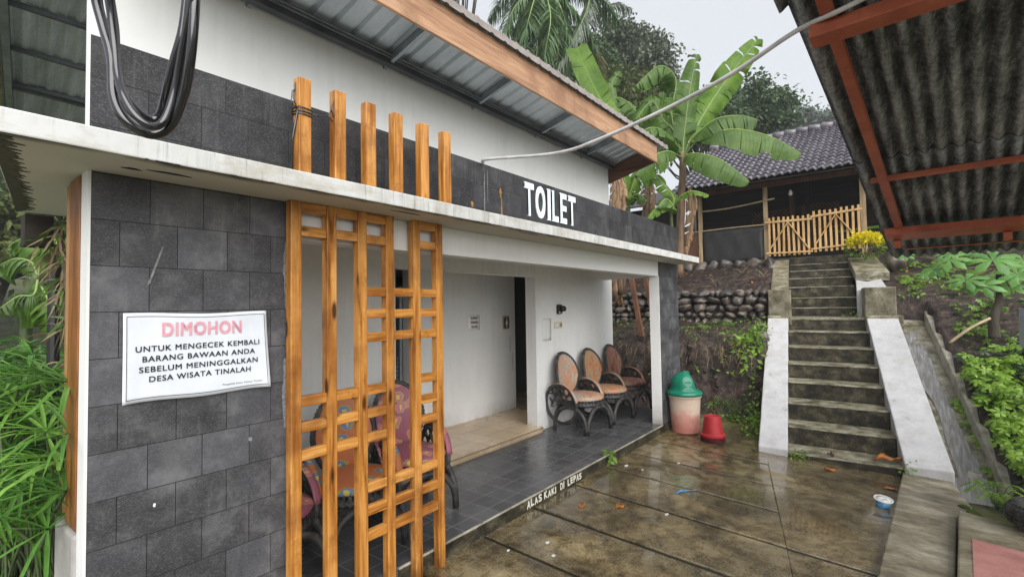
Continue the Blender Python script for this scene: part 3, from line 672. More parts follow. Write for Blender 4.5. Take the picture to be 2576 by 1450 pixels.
smear('scratch', [(.745, 1.872), (.752, 1.876), (.705, 1.72), (.690, 1.70)], YF-.0015, 'scuff', pil); smear('scratch', streak(.727, .785, .80, .007, 6), YF-.0015, 'paper', pil)
smear('scratch', streak(1.115, .97, .99, .014, 7), YF-.0015, 'scuff', pil); smear('scratch', streak(1.30, 1.0, 2.0, .010, 8), YF-.0015, 'scuff', pil); smear('scratch', streak(1.285, 1.0, 1.35, .016, 18), YF-.0015, 'scuff', pil); smear('scratch', streak(1.29, 1.6, 1.95, .018, 28), YF-.0015, 'scuff', pil)
# back wall with its wide opening, the white wall above, the recess
mb = MB()
mb.box(.72, 2.94, YB, 3.80, -.3, 2.155); mb.box(5.19, 7.37, YB, 3.80, -.3, 2.155); mb.box(2.94, 5.19, YB, 3.80, 1.968, 2.155)
mb.build('back_wall', C['white_low'], B)
mb = MB(); mb.box(.725, 7.335, YB, 3.685, 2.245, 3.835); mb.build('upper_wall', C['white'], B)
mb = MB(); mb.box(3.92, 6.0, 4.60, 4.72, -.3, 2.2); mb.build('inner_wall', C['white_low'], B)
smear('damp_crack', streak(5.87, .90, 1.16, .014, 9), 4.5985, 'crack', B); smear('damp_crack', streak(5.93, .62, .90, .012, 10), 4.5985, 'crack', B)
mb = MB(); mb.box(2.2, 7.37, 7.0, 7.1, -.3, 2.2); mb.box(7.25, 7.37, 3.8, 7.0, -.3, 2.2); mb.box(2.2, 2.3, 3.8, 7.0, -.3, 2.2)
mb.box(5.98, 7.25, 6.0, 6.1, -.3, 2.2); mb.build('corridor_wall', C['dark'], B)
mb = MB(); mb.box(2.2, 7.37, 3.80, 7.1, 2.16, 2.26); mb.build('ceiling', C['white'], B)
mb = MB(); mb.box(.50, 7.37, YF, 3.56, -.3, 0); mb.box(.507, 2.9, 3.56, 3.643, -.3, 0); mb.box(5.255, 7.37, 3.56, 3.643, -.3, 0)
fl = mb.build('porch_floor', C['porch'], B, False, .005)
mb = MB(); mb.box(2.0, 7.14, 2.462, 2.4715, -.35, -.012); mb.build('step_riser', C['conc_dk'], fl)
mb = MB(); mb.box(2.9, 5.255, 3.60, 7.0, -.3, .055); mb.box(5.255, 7.25, 3.80, 7.0, -.3, .055); mb.build('indoor_floor', C['beige'], B, False, .004)
mb = MB(); mb.box(2.9, 5.255, 3.592, 3.599, .034, .041); mb.build('floor_edge_line', C['dark'], B)
mb = MB(); mb.box(2.0, 6.39, 2.458, 2.4705, -.0115, .0025); mb.build('step_nosing', C['kerb'], fl, False, .002)
# door behind the trellis: dark doorway with a louvred leaf standing open
dr = MB(); dr.box(3.79, 3.83, 4.62, 5.2, .06, 1.85); d_ = dr.build('door', C['steel'], B, False, .004)
mb = MB()
for k in range(14): mb.bar((3.786, 4.66, .35+.05*k), (3.786, 5.15, .35+.05*k), .012, .03, (-.5, 0, 1))
mb.build('louvre', C['zinc'], d_)
mb = MB(); mb.box(3.64, 3.78, 4.66, 4.70, .06, 1.9); mb.build('door_frame', C['black'], B)
# wall writing and step writing
tl = root('raised_letters', 'tall white raised capitals reading TOILET on the dark parapet', 'sign', (3.8, 2.45, 2.36))
word = 'TOILET'; wid = [.145, .155, .055, .115, .125, .145]; x = 3.375
for ch, w in zip(word, wid):
    text(ch, w*.93, .288, C['letter'], tl, 'letter', (x, 2.464, 2.372), .035, .010); x += w+(4.235-3.375-sum(wid))/5
hp = root('step_lettering', 'hand painted white words ALAS KAKI DILEPAS on the porch step edge', 'lettering', (3.8, 2.46, -.08))
x = 3.335
for wd, w in (('ALAS', .225), ('KAKI', .235), ('DI', .10), ('LEPAS', .265)):
    xx = x
    for ch in wd:
        cw = w/len(wd)*(.55 if ch == 'I' else 1)
        text(ch, cw*.84 if ch != 'I' else .016, .062+rnd.uniform(-.004, .004), C['handpaint'], hp, 'letter', (xx, 2.4605, -.085+rnd.uniform(-.003, .003)), .05, .0006, rot=rnd.uniform(-.08, .05)); xx += cw
    x += w+.028
# roof
def zr(y): return 4.10-(y-2.85)*.268
RF = root('roof', '', '', (4, 3.2, 4)); del RF['label'], RF['category']; RF.parent = B; RF.location = (0, 0.2, 4.1)
mb = MB(); prof = []
x = .74
while x < 7.62:
    for dx, dz in ((0, 0), (.13, 0), (.150, .030), (.170, .030), (.19, 0)): prof.append((x+dx, dz))
    x += .19
mb.grid(len(prof), 2, lambda i, j: (prof[i][0], (2.80, 3.9)[j], zr((2.80, 3.9)[j])+prof[i][1]))
mb.build('roof_sheet', C['zinc'], RF, False, 0, False, .004)
mb = MB()
for (xa, za), (xb, zb2) in zip(prof, prof[1:]):
    mb.add([(xa, 2.797, zr(2.797)+za*.4+.014), (xb, 2.797, zr(2.797)+zb2*.4+.014), (xb, 2.79, zr(2.797)+zb2*.4-.055), (xa, 2.79, zr(2.797)+za*.4-.055)], [(0, 1, 2, 3)])
mb.build('edge_flashing', C['flash'], RF, False, 0, False, .003)
mb = MB(); mb.box(.6, 7.40, 2.835, 2.865, 3.785, 4.075); mb.build('fascia_board', C['fascia'], RF, False, .003)
mb = MB(); mb.add([(7.352, 2.866, 3.785), (7.352, 3.66, 3.58), (7.352, 3.66, 3.84), (7.352, 2.866, 4.06), (7.380, 2.866, 3.785), (7.380, 3.66, 3.58), (7.380, 3.66, 3.84), (7.380, 2.866, 4.06)], [(0, 1, 2, 3), (7, 6, 5, 4), (0, 4, 5, 1), (1, 5, 6, 2), (2, 6, 7, 3), (3, 7, 4, 0)]); mb.build('rake_board', C['rake'], RF)
for x in (1.62, 2.83, 4.03, 5.25, 6.45):
    mb = MB(); mb.bar((x, 2.87, zr(2.87)-.055), (x, 3.7, zr(3.7)-.055), .035, .075); mb.build('rafter', C['steel'], RF)
mb = MB(); mb.box(.74, 7.34, 3.53, 3.60, 3.80, 3.865); mb.build('purlin', C['steel_dk'], RF)
mb = MB(); mb.box(.74, 7.33, 3.606, 3.642, 3.835, 3.90); mb.build('purlin', C['steel_dk'], RF)
mb = MB(); mb.box(.74, 7.34, 2.87, 2.91, 3.98, 4.05); mb.build('purlin', C['steel_dk'], RF)
for dy in (.012, .03):
    mb = MB(); mb.box(.74, 7.34, 3.52-dy, 3.5285-dy+.006, 3.835+dy, 3.845+dy); mb.build('purlin_lip', C['steel'], RF)
# low white base and downpipe at the left end
mb = MB(); mb.prism([(.486, 2.568), (.56, 2.568), (.56, 2.89), (.486, 2.89)], .73, -.3); mb.build('end_plinth', C['pave'], B, False, .02)
mb = MB(); mb.tube([(.655, 4.0, -.2), (.655, 4.0, 1.95)], .03, 10); mb.build('downpipe', C['black'], B)
mb = MB(); mb.box(.50, .62, 3.82, 3.95, 1.98, 2.155); mb.build('gutter_end', C['housewood'], B)

# second roof seen behind the left end
lr = root('rear_roof', 'old grey ribbed metal roof with steel battens behind the left end of the parapet', 'roof', (.9, 6, 3.6))
u_ = Vector((.13604, .97686, -.16502)); v_ = Vector((.96338, -.24841, -.10099)); A_ = at(100, 150, 4.5)
def lp(a, b, n=0): return tuple(A_+u_*a+v_*b+Vector((.05, .12, .99))*n)
mb = MB(); prof = []; b = -.30
while b < 1.6:
    for db, dn in ((0, 0), (.02, -.02), (.045, -.02), (.065, 0), (.10, 0), (.115, -.012), (.13, 0), (.17, 0)): prof.append((b+db, dn))
    b += .17
mb.grid(len(prof), 2, lambda i, j: lp((-1.6, 1.9)[j], prof[i][0], prof[i][1]+.03)); mb.build('roof_sheet', C['zinc_old'], lr, False, 0, False, .003)
for a in (-1.35, -.74, -.08, .56, .64, 1.2):
    mb = MB(); mb.bar(lp(a, -.2, -.01), lp(a, 1.6, -.01), .04, .035); mb.build('batten', C['steel_dk'], lr)
mb = MB(); mb.bar(lp(-1.7, -.215, -.03), lp(1.9, -.215, -.03), .05, .06); mb.build('edge_rail', C['steel'], lr)
mb = MB(); mb.bar(lp(-1.7, -.36, -.03), lp(1.9, -.36, -.03), .20, .03); mb.build('edge_board', C['walk'], lr)

# ------------------------------------------------------------------ trellis
tr = root('wooden_trellis', 'tall orange varnished timber trellis standing in front of the porch', 'trellis', (1.8, 2.43, -.12))
PX = [1.309, 1.511, 1.707, 1.903, 2.114, 2.312]
for i, x in enumerate(PX):
    zt = 2.157 if i != 3 else 2.157
    mb = MB(); mb.box(x-.029, x+.029, 2.402, 2.455, zc(0, 2.42)-.005, zt); mb.build('post', C['trel_z'], tr, False, .004)
def rail(i, z, h=.053):
    mb = MB(); q = rnd.uniform(-.003, .003)
    mb.box(PX[i]+.0302, PX[i+1]-.0302, 2.405, 2.449, z-h/2+q, z+h/2+q); mb.build('rail', C['trel_x'], tr, False, .004)
for z in (2.003, 2.128):
    for i in (0, 1, 2, 4): rail(i, z)
for z in (1.43, 1.565, 1.693):
    for i in (2, 3, 4): rail(i, z)
for z in (.852, .993, 1.127):
    for i in (0, 1, 2): rail(i, z)
for z in (.875, 1.010, 1.140):
    rail(4, z)
for z in (.303, .440, .572):
    for i in (2, 3, 4): rail(i, z)
lb = ['first orange wooden post on the slab, tallest in view, black wire wrapped round its top', 'second orange post along the slab, wire caught on its top, dark knot midway',
      'third orange post along the slab, plain clean wood', 'fourth orange post along the slab, plain with small dark knots', 'fifth orange post along the slab, with darkened streaky grain', 'last orange post along the slab, the one nearest the toilet lettering']
for i, x in enumerate(PX):
    mb = MB(); mb.box(x-.033, x+.033, 2.315, 2.372, 2.2385, 2.765+rnd.uniform(-.004, .004)); o = mb.build('wooden_post', C['trel_z'], None, False, .004); centre(o)
    tag(o, lb[i], 'post', 'wooden posts standing on the canopy slab')
mb = MB(); x = PX[0]
for z in (2.58, 2.595, 2.612): mb.tube([(x-.036, 2.311, z), (x+.036, 2.311, z-.004), (x+.036, 2.376, z), (x-.036, 2.376, z+.003)], .004, 6, True)
mb.tube([(x-.037, 2.33, 2.60), (x-.05, 2.34, 2.66), (x-.034, 2.35, 2.74), (x-.01, 2.345, 2.772), (x+.02, 2.34, 2.769)], .004, 6)
mb.tube([(x-.037, 2.33, 2.60), (x-.062, 2.34, 2.63), (x-.055, 2.34, 2.69), (x-.038, 2.34, 2.70)], .003, 6)
mb.tube([(x-.037, 2.32, 2.60), (x-.045, 2.36, 2.45), (x-.04, 2.38, 2.3), (x-.02, 2.38, 2.245)], .006, 6)
mb.tube([(x+.037, 2.32, 2.595), (x+.09, 2.33, 2.60), (x+.14, 2.33, 2.62), (PX[1]-.036, 2.33, 2.70), (PX[1]-.03, 2.33, 2.755), (PX[1]-.02, 2.33, 2.768)], .003, 6)
mb.tube([(x+.14, 2.33, 2.62), (x+.16, 2.335, 2.60), (PX[1]-.035, 2.34, 2.60)], .003, 6)
mb.tube([(x+.15, 2.33, 2.64), (PX[1]-.05, 2.33, 2.66), (PX[1]-.034, 2.33, 2.62)], .003, 6)
o = mb.build('wire', C['cable'], None, True); centre(o); tag(o, 'thin black wire tied between the first two wooden posts', 'wire')
# side screen at the left end
ss = root('wooden_screen', 'orange timber screen seen edge on behind the stone pillar at the left', 'screen', (.5, 2.8, -.1))
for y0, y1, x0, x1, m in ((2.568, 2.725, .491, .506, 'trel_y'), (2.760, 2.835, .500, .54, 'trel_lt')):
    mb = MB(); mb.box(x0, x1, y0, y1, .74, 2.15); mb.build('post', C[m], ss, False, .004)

# ------------------------------------------------------------------ banner and wall things
bs = root('banner_sign', 'white vinyl notice headed DIMOHON on the dark stone pillar', 'sign', (.9, 2.46, 1.22))
def bpt(u, v):   # banner surface: u 0..1 across, v 0..1 up
    x = .610+(.573+.016*(1-v))*u; z = 1.226+.004*math.sin(u*9)*(1-v)-.008*math.sin(u*math.pi)*0+(.365+.004*math.sin(u*7+1))*v - .006*u*(1-v)
    y = 2.4625-.006*math.sin(u*5+v*2)**2-.014*(max(0, u-.86)/.14)**2*(1-v)-.008*(max(0, .1-u)/.1)*(1-v)
    return (x, y, z)
mb = MB(); mb.grid(41, 17, lambda i, j: bpt(i/40, j/16)); mb.build('panel', C['vinyl'], bs, True, 0, False, .0015)
mb = MB()
def strip(u0, v0, u1, v1, w):
    n = 30
    for i in range(n):
        a, b = i/n, (i+1)/n
        p, q = bpt(u0+(u1-u0)*a, v0+(v1-v0)*a), bpt(u0+(u1-u0)*b, v0+(v1-v0)*b)
        if u0 == u1: vs = [(p[0]-w, p[1]-.0035, p[2]), (p[0]+w, p[1]-.0035, p[2]), (q[0]+w, q[1]-.0035, q[2]), (q[0]-w, q[1]-.0035, q[2])]
        else: vs = [(p[0], p[1]-.0035, p[2]-w), (q[0], q[1]-.0035, q[2]-w), (q[0], q[1]-.0035, q[2]+w), (p[0], p[1]-.0035, p[2]+w)]
        mb.add(vs, [(0, 1, 2, 3)])
for a in ((.02, .04, .98, .04), (.98, .96, .02, .96), (.98, .04, .98, .96), (.02, .96, .02, .04)): strip(*a, .0011)
mb.build('border_line', C['ink'], bs)
def stext(body, x0, x1, z, h, m, bold, sp=1.12):
    o = text(body, x1-x0, h, C[m], bs, 'lettering', (x0, 0, z), bold, 0, spacing=sp)
    me = o.data     # lay the letters on the banner's surface
    for v in me.vertices:
        X, Z = v.co.x+.9, v.co.z+1.22; v.co.y = bpt((X-.61)/.575, (Z-1.226)/.365)[1]-.004-2.46
stext('DIMOHON', .745, 1.066, 1.492, .060, 'pink_ink', .045, 1.12)
stext('UNTUK MENGECEK KEMBALI', .651, 1.149, 1.433, .024, 'ink', .022)
stext('BARANG BAWAAN ANDA', .675, 1.128, 1.391, .024, 'ink', .022)
stext('SEBELUM MENINGGALKAN', .664, 1.140, 1.348, .024, 'ink', .022)
stext('DESA WISATA TINALAH', .699, 1.107, 1.307, .024, 'ink', .022)
stext('Pengelola Desa Wisata Tinalah', .985, 1.160, 1.252, .010, 'ink', .0, 1.0)
np_ = root('paper_notice', 'white sheet reading KAMAR MANDI PUTRI taped to the inner wall', 'notice', (5.06, 4.6, 1.27))
mb = MB(); mb.grid(5, 5, lambda i, j: (4.932+.25*i/4, 4.597-.004*abs(math.sin(i*1.3+j)), 1.272+.208*j/4)); mb.build('sheet', C['paper'], np_, True, 0, False, .001)
for wd, w, z in (('KAMAR', .135, 1.422), ('MANDI', .135, 1.362), ('PUTRI', .115, 1.300)):
    text(wd, w, .034, C['ink'], np_, 'lettering', (5.057-w/2+.01, 4.588, z), .03, 0)
fs = root('restroom_sign', 'small black sign with a white woman figure in a gold frame', 'sign', (5.77, 4.6, 1.26))
mb = MB(); mb.box(5.695, 5.845, 4.585, 4.598, 1.255, 1.452); mb.build('frame', C['yellowframe'], fs, False, .002)
mb = MB(); mb.box(5.715, 5.825, 4.581, 4.5845, 1.27, 1.425); mb.build('panel', C['ink'], fs)
mb = MB(); yy = 4.579
mb.add([(5.77+.014*math.cos(a), yy, 1.402+.014*math.sin(a)) for a in np.linspace(0, 6.283, 15)[:-1]], [tuple(range(14))])
mb.add([(5.755, yy, 1.386), (5.785, yy, 1.386), (5.800, yy, 1.325), (5.74, yy, 1.325)], [(3, 2, 1, 0)])
mb.add([(5.755, yy, 1.324), (5.767, yy, 1.324), (5.767, yy, 1.283), (5.755, yy, 1.283)], [(3, 2, 1, 0)])
mb.add([(5.773, yy, 1.324), (5.785, yy, 1.324), (5.785, yy, 1.283), (5.773, yy, 1.283)], [(3, 2, 1, 0)])
mb.build('woman_figure', C['paper'], fs)
o = MB().grid(4, 6, lambda i, j: (5.335+.205*i/3, YB-.003-.003*abs(math.sin(i+j*2)), 1.132+.295*j/5)).build('faded_notice', C['paper_old'], None, True, 0, False, .001); centre(o)
tag(o, 'blank faded paper sheet taped low on the porch wall beside the switch', 'notice')
sk = root('lamp_holder', 'black lamp holder fixed high on the white porch wall', 'lamp holder', (5.73, YB, 1.5))
mb = MB(); mb.box(5.675, 5.785, 3.60, YB-.001, 1.475, 1.61); mb.build('base', C['black'], sk, False, .02)
mb = MB(); mb.tube([(5.75, 3.60, 1.55), (5.75, 3.545, 1.55)], [.045, .035], 16); mb.build('socket', C['black'], sk, True)
mb = MB(); mb.tube([(5.69, 3.60, 1.50), (5.69, 3.585, 1.50)], .012, 10); mb.build('screw_cap', C['switch'], sk, True)
sw = root('light_switch', 'cream switch and power socket pair on the porch wall', 'switch', (5.705, YB, 1.28))
for x in (5.662, 5.756):
    mb = MB(); mb.box(x-.045, x+.045, 3.622, YB-.001, 1.285, 1.372); mb.build('plate', C['switch'], sw, False, .006)
mb = MB(); mb.box(5.645, 5.68, 3.617, 3.6215, 1.312, 1.345); mb.build('rocker', C['paper'], sw, False, .003)
mb = MB(); mb.tube([(5.756, 3.6218, 1.328), (5.756, 3.616, 1.328)], .026, 16); mb.build('outlet', C['palewood'], sw, True)

# ------------------------------------------------------------------ chairs made of old tyres
def copy_tree(o, parent=None):
    c = o.copy(); COL.objects.link(c); c.parent = parent
    for ch in o.children: copy_tree(ch, c)
    return c
def superarc(a, b, h, n=14, p=2.4):
    out = []
    for i in range(n+1):
        t = -1+2*i/n; out.append((a[0]+(b[0]-a[0])*i/n, a[1]+(b[1]-a[1])*i/n, h*(1-abs(t)**p)**(1/p)))
    return out
def arch_pts(a, b, h, n=16):
    out = []
    for i in range(n+1):
        th = math.pi*i/n; k = (1-math.cos(th))/2
        out.append((a[0]+(b[0]-a[0])*k, a[1]+(b[1]-a[1])*k, h*math.sin(th)**.75 if 0 < i < n else 0))
    return out
def make_chair():
    t = root('tyre_chair', 'x', 'chair', (0, 0, 0), 'chairs made of old tyres')
    q = .262
    cs = [(-q, -q), (q, -q), (q, q), (-q, q)]
    for i in range(4):
        a, b = Vector((*cs[i], 0)), Vector((*cs[(i+1) % 4], 0)); d = (b-a).normalized()*.012
        mb = MB(); mb.tube(arch_pts(a+d, b-d, .315), [.024+.004*math.sin(math.pi*k/16) for k in range(17)], 8); mb.build('leg', C['rubber'], t, True, local=True)
    mb = MB()
    pr = [(.235+.052*math.cos(a), .345+.034*math.sin(a)) for a in np.linspace(0, 2*math.pi, 13)]
    mb.lathe(pr, 40, cap=False)
    pr = [(.225+.048*math.cos(a), .395+.022*math.sin(a)) for a in np.linspace(0, 2*math.pi, 11)]
    mb.lathe(pr, 40, cap=False)
    for k in range(44):      # tread lugs
        a = 2*math.pi*k/44; c, s = math.cos(a), math.sin(a)
        mb.bar((.283*c, .283*s, .335), (.276*c, .276*s, .40), .018, .014, (c, s, 0))
    mb.build('seat_ring', C['rubber'], t, 'auto', local=True)
    mb = MB(); mb.lathe([(.268, .392), (.276, .415), (.266, .435), (.23, .452), (.15, .466), (.06, .472), (.001, .473)], 40, cap=False)
    mb.build('seat', C['orangecush'], t, True, local=True)
    # backrest
    def bk(a, r, off):
        x = .222*r*math.cos(a); zz = .285*r*math.sin(a)
        if zz < 0: x *= 1-.12*(-zz/.285)
        y = .262+off+zz*.11+.05*(x/.2)**2*-1+.03
        return (x, y, .665+zz)
    mb = MB(); n = 36
    vs = [bk(2*math.pi*k/n, r, -.030*(1-r**2)-.012) for r in (1, .85, .6, .3) for k in range(n)]+[bk(0, 0, -.042)]
    fs = [(i*n+k, (i+1)*n+k, (i+1)*n+(k+1) % n, i*n+(k+1) % n) for i in range(3) for k in range(n)]+[(3*n+k, 4*n, 3*n+(k+1) % n) for k in range(n)]
    mb.add(vs, [f[::-1] for f in fs]); br = mb.build('backrest', C['orangecush'], t, True, local=True)
    mb = MB(); mb.tube([bk(2*math.pi*k/n, 1.0, .0) for k in range(n)], .020, 8, True)
    mb.add([bk(2*math.pi*k/n, 1.0, .018) for k in range(n)], [tuple(range(n))])
    for k in range(60):
        p = Vector(bk(2*math.pi*k/60, 1.06, .004)); mb.bar(p+Vector((0, -.012, 0)), p+Vector((0, .016, 0)), .012, .012)
    mb.build('rim', C['rubber'], br, 'auto', local=True)
    mb = MB()
    for sx in (-1, 1): mb.tube([(sx*.12, .245, .36), (sx*.13, .26, .45)], .022, 6)
    mb.build('back_bracket', C['rubber'], t, True, local=True)
    for sx in (-1, 1):
        x0 = sx*.275; cy, cz, r0 = .135, .335, .245
        hp_ = lambda a, r=r0: (x0+sx*.02*math.sin(a), cy+r*math.cos(a), cz+r*math.sin(a))
        mb = MB(); mb.tube([hp_(2*math.pi*k/40) for k in range(40)], .021, 8, True); hoop = mb.build('armrest', C['rubber'], t, True, local=True)
        mb = MB()
        L = []; rr = r0-.01
        for ang in (0, 60, 120):
            c, s = math.cos(R(ang)), math.sin(R(ang))
            for k in range(-3, 4):
                off = (k+.5)*.082; 
                if abs(off) >= rr: continue
                hw = math.sqrt(rr*rr-off*off); m = 8; pts = []
                for j in range(m+1):
                    w = -hw+2*hw*j/m; y = w*c-off*s; z = w*s+off*c; pts.append((y, z))
                for p, p2 in zip(pts, pts[1:]):
                    if min(p[1], p2[1]) > -.02-.35*p[0] and min(p[0], p2[0]) < .22 and p[0] < .16:
                        mb.bar((x0, cy+p[0], cz+p[1]), (x0, cy+p2[0], cz+p2[1]), .012, .022, (1, 0, 0))
        mb.build('lattice', C['rubber'], hoop, False, local=True)
        mb = MB()
        def pad(i, j):
            a = R(205-155*i/16) if False else R(45+125*i/16); w = -.026+.052*j/3
            p = hp_(a, r0+.023-.004*(j in (0, 3))); return (p[0]+w, p[1], p[2])
        mb.grid(17, 4, pad); mb.build('arm_pad', C['pinkcush'], hoop, True, 0, True, .004)
    return t
proto = make_chair()
def retint(o, m):
    for ch in o.children:
        if ch.name.split('.')[0] in ('seat', 'backrest', 'arm_pad'):
            me = ch.data.copy(); me.materials.clear(); me.materials.append(C[m]); ch.data = me
        retint(ch, m)
CH = [(5.63, 3.235, R(-7), 'palecush', 'old tyre chair with pale worn orange cushions, nearest the doorway under the switch'),
      (6.31, 3.225, R(-6), 'rustcush', 'tyre chair with orange and blue patterned cushions, between the pale chair and the maroon chair'),
      (7.06, 3.26, R(-6), 'marooncush', 'tyre chair with a worn maroon cushion, beside the white corner pillar'),
      (2.06, 3.00, R(-16), 'orangecush', 'tyre chair with bright orange blue flowered cushions behind the wooden trellis'),
      (2.68, 3.13, R(-14), 'pinkcush', 'tyre chair with purple pink flowered cushions, right of the orange chair behind the trellis'),
      (1.42, 2.98, R(6), 'pinkcush', 'tyre chair with pink seat mostly hidden between the stone pillar and the trellis')]
for i, (x, y, rz, m, l) in enumerate(CH):
    o = proto if i == 0 else copy_tree(proto)
    o.location = (x, y, 0.001); o.rotation_euler = (0, 0, rz); o['label'] = l; retint(o, m)

# ------------------------------------------------------------------ bin and pots
bn = root('trash_bin', 'faded red plastic bin with a green domed swing lid beside the stone column', 'bin', (6.66, 2.262, zc(0, 2.26)))
mb = MB(); mb.lathe([(.155, 0), (.170, .012), (.178, .1), (.192, .3), (.203, .47), (.218, .475), (.218, .492), (.205, .495)], 40); mb.build('body', C['bin'], bn, 'auto', local=True)
mb = MB(); mb.lathe([(.214, .490), (.230, .500), (.234, .515), (.230, .533), (.212, .548), (.192, .556), (.180, .570), (.178, .615), (.172, .66), (.157, .70), (.132, .738), (.098, .768), (.055, .789), (.02, .797), (.001, .798)], 64, cap=False)
fdir = Vector((.52, -.85, 0)).normalized(); fs_ = Vector((-fdir.y, fdir.x, 0)); pn = fdir*.93+Vector((0, 0, .36)); pc_ = fdir*.070+Vector((0, 0, .72))
for i, p in enumerate(mb.v):
    p = Vector(p)
    if p.z > .572 and (p-pc_).dot(pn) > 0: mb.v[i] = tuple(p-pn*(p-pc_).dot(pn))
lid = mb.build('lid', C['green_pl'], bn, True, local=True)
tl_ = fs_.cross(pn).normalized()
if tl_.z < 0: tl_ = -tl_
c0 = pc_+pn*.004-tl_*.045
ring = [c0+fs_*(.118*math.cos(a))+tl_*(.098*math.sin(a)) for a in np.linspace(0, 2*math.pi, 33)[:-1]]
mb = MB(); mb.tube(ring, .007, 6, True); mb.build('flap_rim', C['green_pl'], lid, True, local=True)
mb = MB(); r2_ = [c0+(p-c0)*.93+pn*.003 for p in ring]; mb.add(r2_, [tuple(range(32))]); mb.build('flap', C['green_dk'], lid, False, 0, True, .004)
mb = MB(); mb.bar(fdir*-.01+Vector((0, 0, .802)), fdir*.055+Vector((0, 0, .792)), .055, .022); mb.bar(fdir*.055+Vector((0, 0, .80)), fdir*.075+Vector((0, 0, .72)), .055, .012); mb.build('handle', C['green_pl'], lid, False, .004, True)
pz = zc(0, 1.86)+.004
for k in range(4):
    p = root('plastic_pot', ['bright red ribbed plastic pot turned upside down on the wet court, top of its stack', 'dark red pot rim directly under the ribbed red pot, second in its stack',
        'dark red pot rim, third down in the stack of upturned pots', 'lowest dark red pot rim, resting on the wet court under the stack'][k], 'pot', (6.49, 1.862, pz+.018*(3-k)), 'stack of upturned red pots')
    if k == 0:
        pr = [(.146, .0), (.149, .004), (.149, .030), (.140, .036)]
        z = .04
        for j in range(13):
            r = .128-.0023*j; pr += [(r, z), (r-.001, z+.010), (r-.004, z+.0115), (r-.004, z+.014)]; z += .0155
        pr += [(.098, z+.004), (.094, z+.012), (.088, z+.014), (.080, z+.009), (.001, z+.008)]
        mb = MB(); mb.lathe(pr, 40, cap=False); mb.build('shell', C['redpl'], p, 'auto', local=True)
    else:
        mb = MB(); mb.lathe([(.141, 0), (.147, .003), (.148, .0125), (.141, .0155), (.125, .017), (.095, .185), (.001, .185)], 40, cap=False); mb.build('shell', C['redpl_dk'], p, 'auto', local=True)

# ------------------------------------------------------------------ small litter on the court
def blob_leaf(name, label, cat, x, y, z, L, W, rz, mat, curl=.3):
    mb = MB(); n = 9
    def f(i, j):
        t = i/(n-1); w = W*math.sin(math.pi*min(1, t*.94+.04))**.7*(j-2)/2; a = rz
        px, py = (t-.5)*L, w+.08*L*math.sin(t*4)
        return (x+px*math.cos(a)-py*math.sin(a), y+px*math.sin(a)+py*math.cos(a), z+.004+curl*W*(abs(j-2)/2)**1.5*(.5+.5*math.sin(t*9+j))+.1*curl*L*math.sin(t*3))
    mb.grid(n, 5, f); o = mb.build(name, mat, None, True, 0, False, .0015); centre(o); tag(o, label, cat, 'dead leaves fallen on the court' if 'leaf' in name else None); return o
blob_leaf('dead_leaf', 'long curled orange dead leaf lying on the lowest step', 'leaf', *xy(.10, .93), slope(0)+.03, .26, .055, R(-60), C['deadleaf'], .8)
blob_leaf('dead_leaf', 'flat round orange leaf on the wet court in front of the stairs', 'leaf', 6.26, .60, zc(0, .6), .11, .04, R(70), C['deadleaf'], .2)
blob_leaf('dead_leaf', 'tan dead leaf on the wet court, the one nearest the porch step letters', 'leaf', 3.93, 1.91, zc(0, 1.91), .085, .035, R(-20), C['deadleaf'], .3)
blob_leaf('dead_leaf', 'crumpled brown leaf at the court joint beside the step lettering', 'leaf', 3.72, 2.16, zc(0, 2.16), .06, .03, R(40), C['deadleaf'], .9)
blob_leaf('dead_leaf', 'small orange leaf at the foot of the right stair ramp by the walkway', 'leaf', 6.02, .09, zc(0, .1), .12, .025, R(-65), C['deadleaf'], .4)
blob_leaf('dead_leaf', 'purple brown curled leaf on the lowest stair tread', 'leaf', *xy(.02, .42), slope(0)+.02, .09, .03, R(30), C['redpl_dk'], 1.2)
o = blob_leaf('plastic_wrapper', 'torn blue plastic wrapper strip lying on the wet court', 'wrapper', 4.6, 1.585, zc(0, 1.58), .24, .018, R(-25), C['blue'], .5)
for k, (x, y, s) in enumerate(((3.02, 2.05, .022), (4.9, 2.3, .03), (5.35, 1.9, .02), (4.05, 1.55, .022), (4.9, 2.12, .016), (2.9, 1.92, .02), (2.75, 2.2, .016))):
    mb = MB(); mb.add([(x+s*math.cos(a)*(1+.25*math.sin(2*a+k)), y+.6*s*math.sin(a), zc(x, y)+.005) for a in np.linspace(0, 6.283, 10)[:-1]], [tuple(range(9))])
    o = mb.build('paper_scrap', C['litter'], None, False, 0, False, .003); centre(o); tag(o, 'small white scrap of paper on the wet court', 'scrap', 'white scraps on the court')
cp = root('plastic_cup', 'crushed blue and white plastic cup on the court beside the walkway', 'cup', (5.47, .14, zc(0, .13)))
mb = MB(); mb.lathe([(.045, .0), (.048, .004), (.058, .075)], 24, cap=False); mb.build('body', C['blue'], cp, True, 0, True, .002)
mb = MB(); mb.lathe([(.058, .076), (.072, .078), (.073, .074), (.06, .072)], 24, cap=False); mb.lathe([(.06, .0755), (.001, .0755)], 24, cap=False); mb.build('lid', C['litter'], cp, True, 0, True, .0015)
cp.scale = (1, 1, 1); cp.rotation_euler = (R(6), R(-7), 0)
cs = root('cigarette_butt', 'x', 'x'); bpy.data.objects.remove(cs)

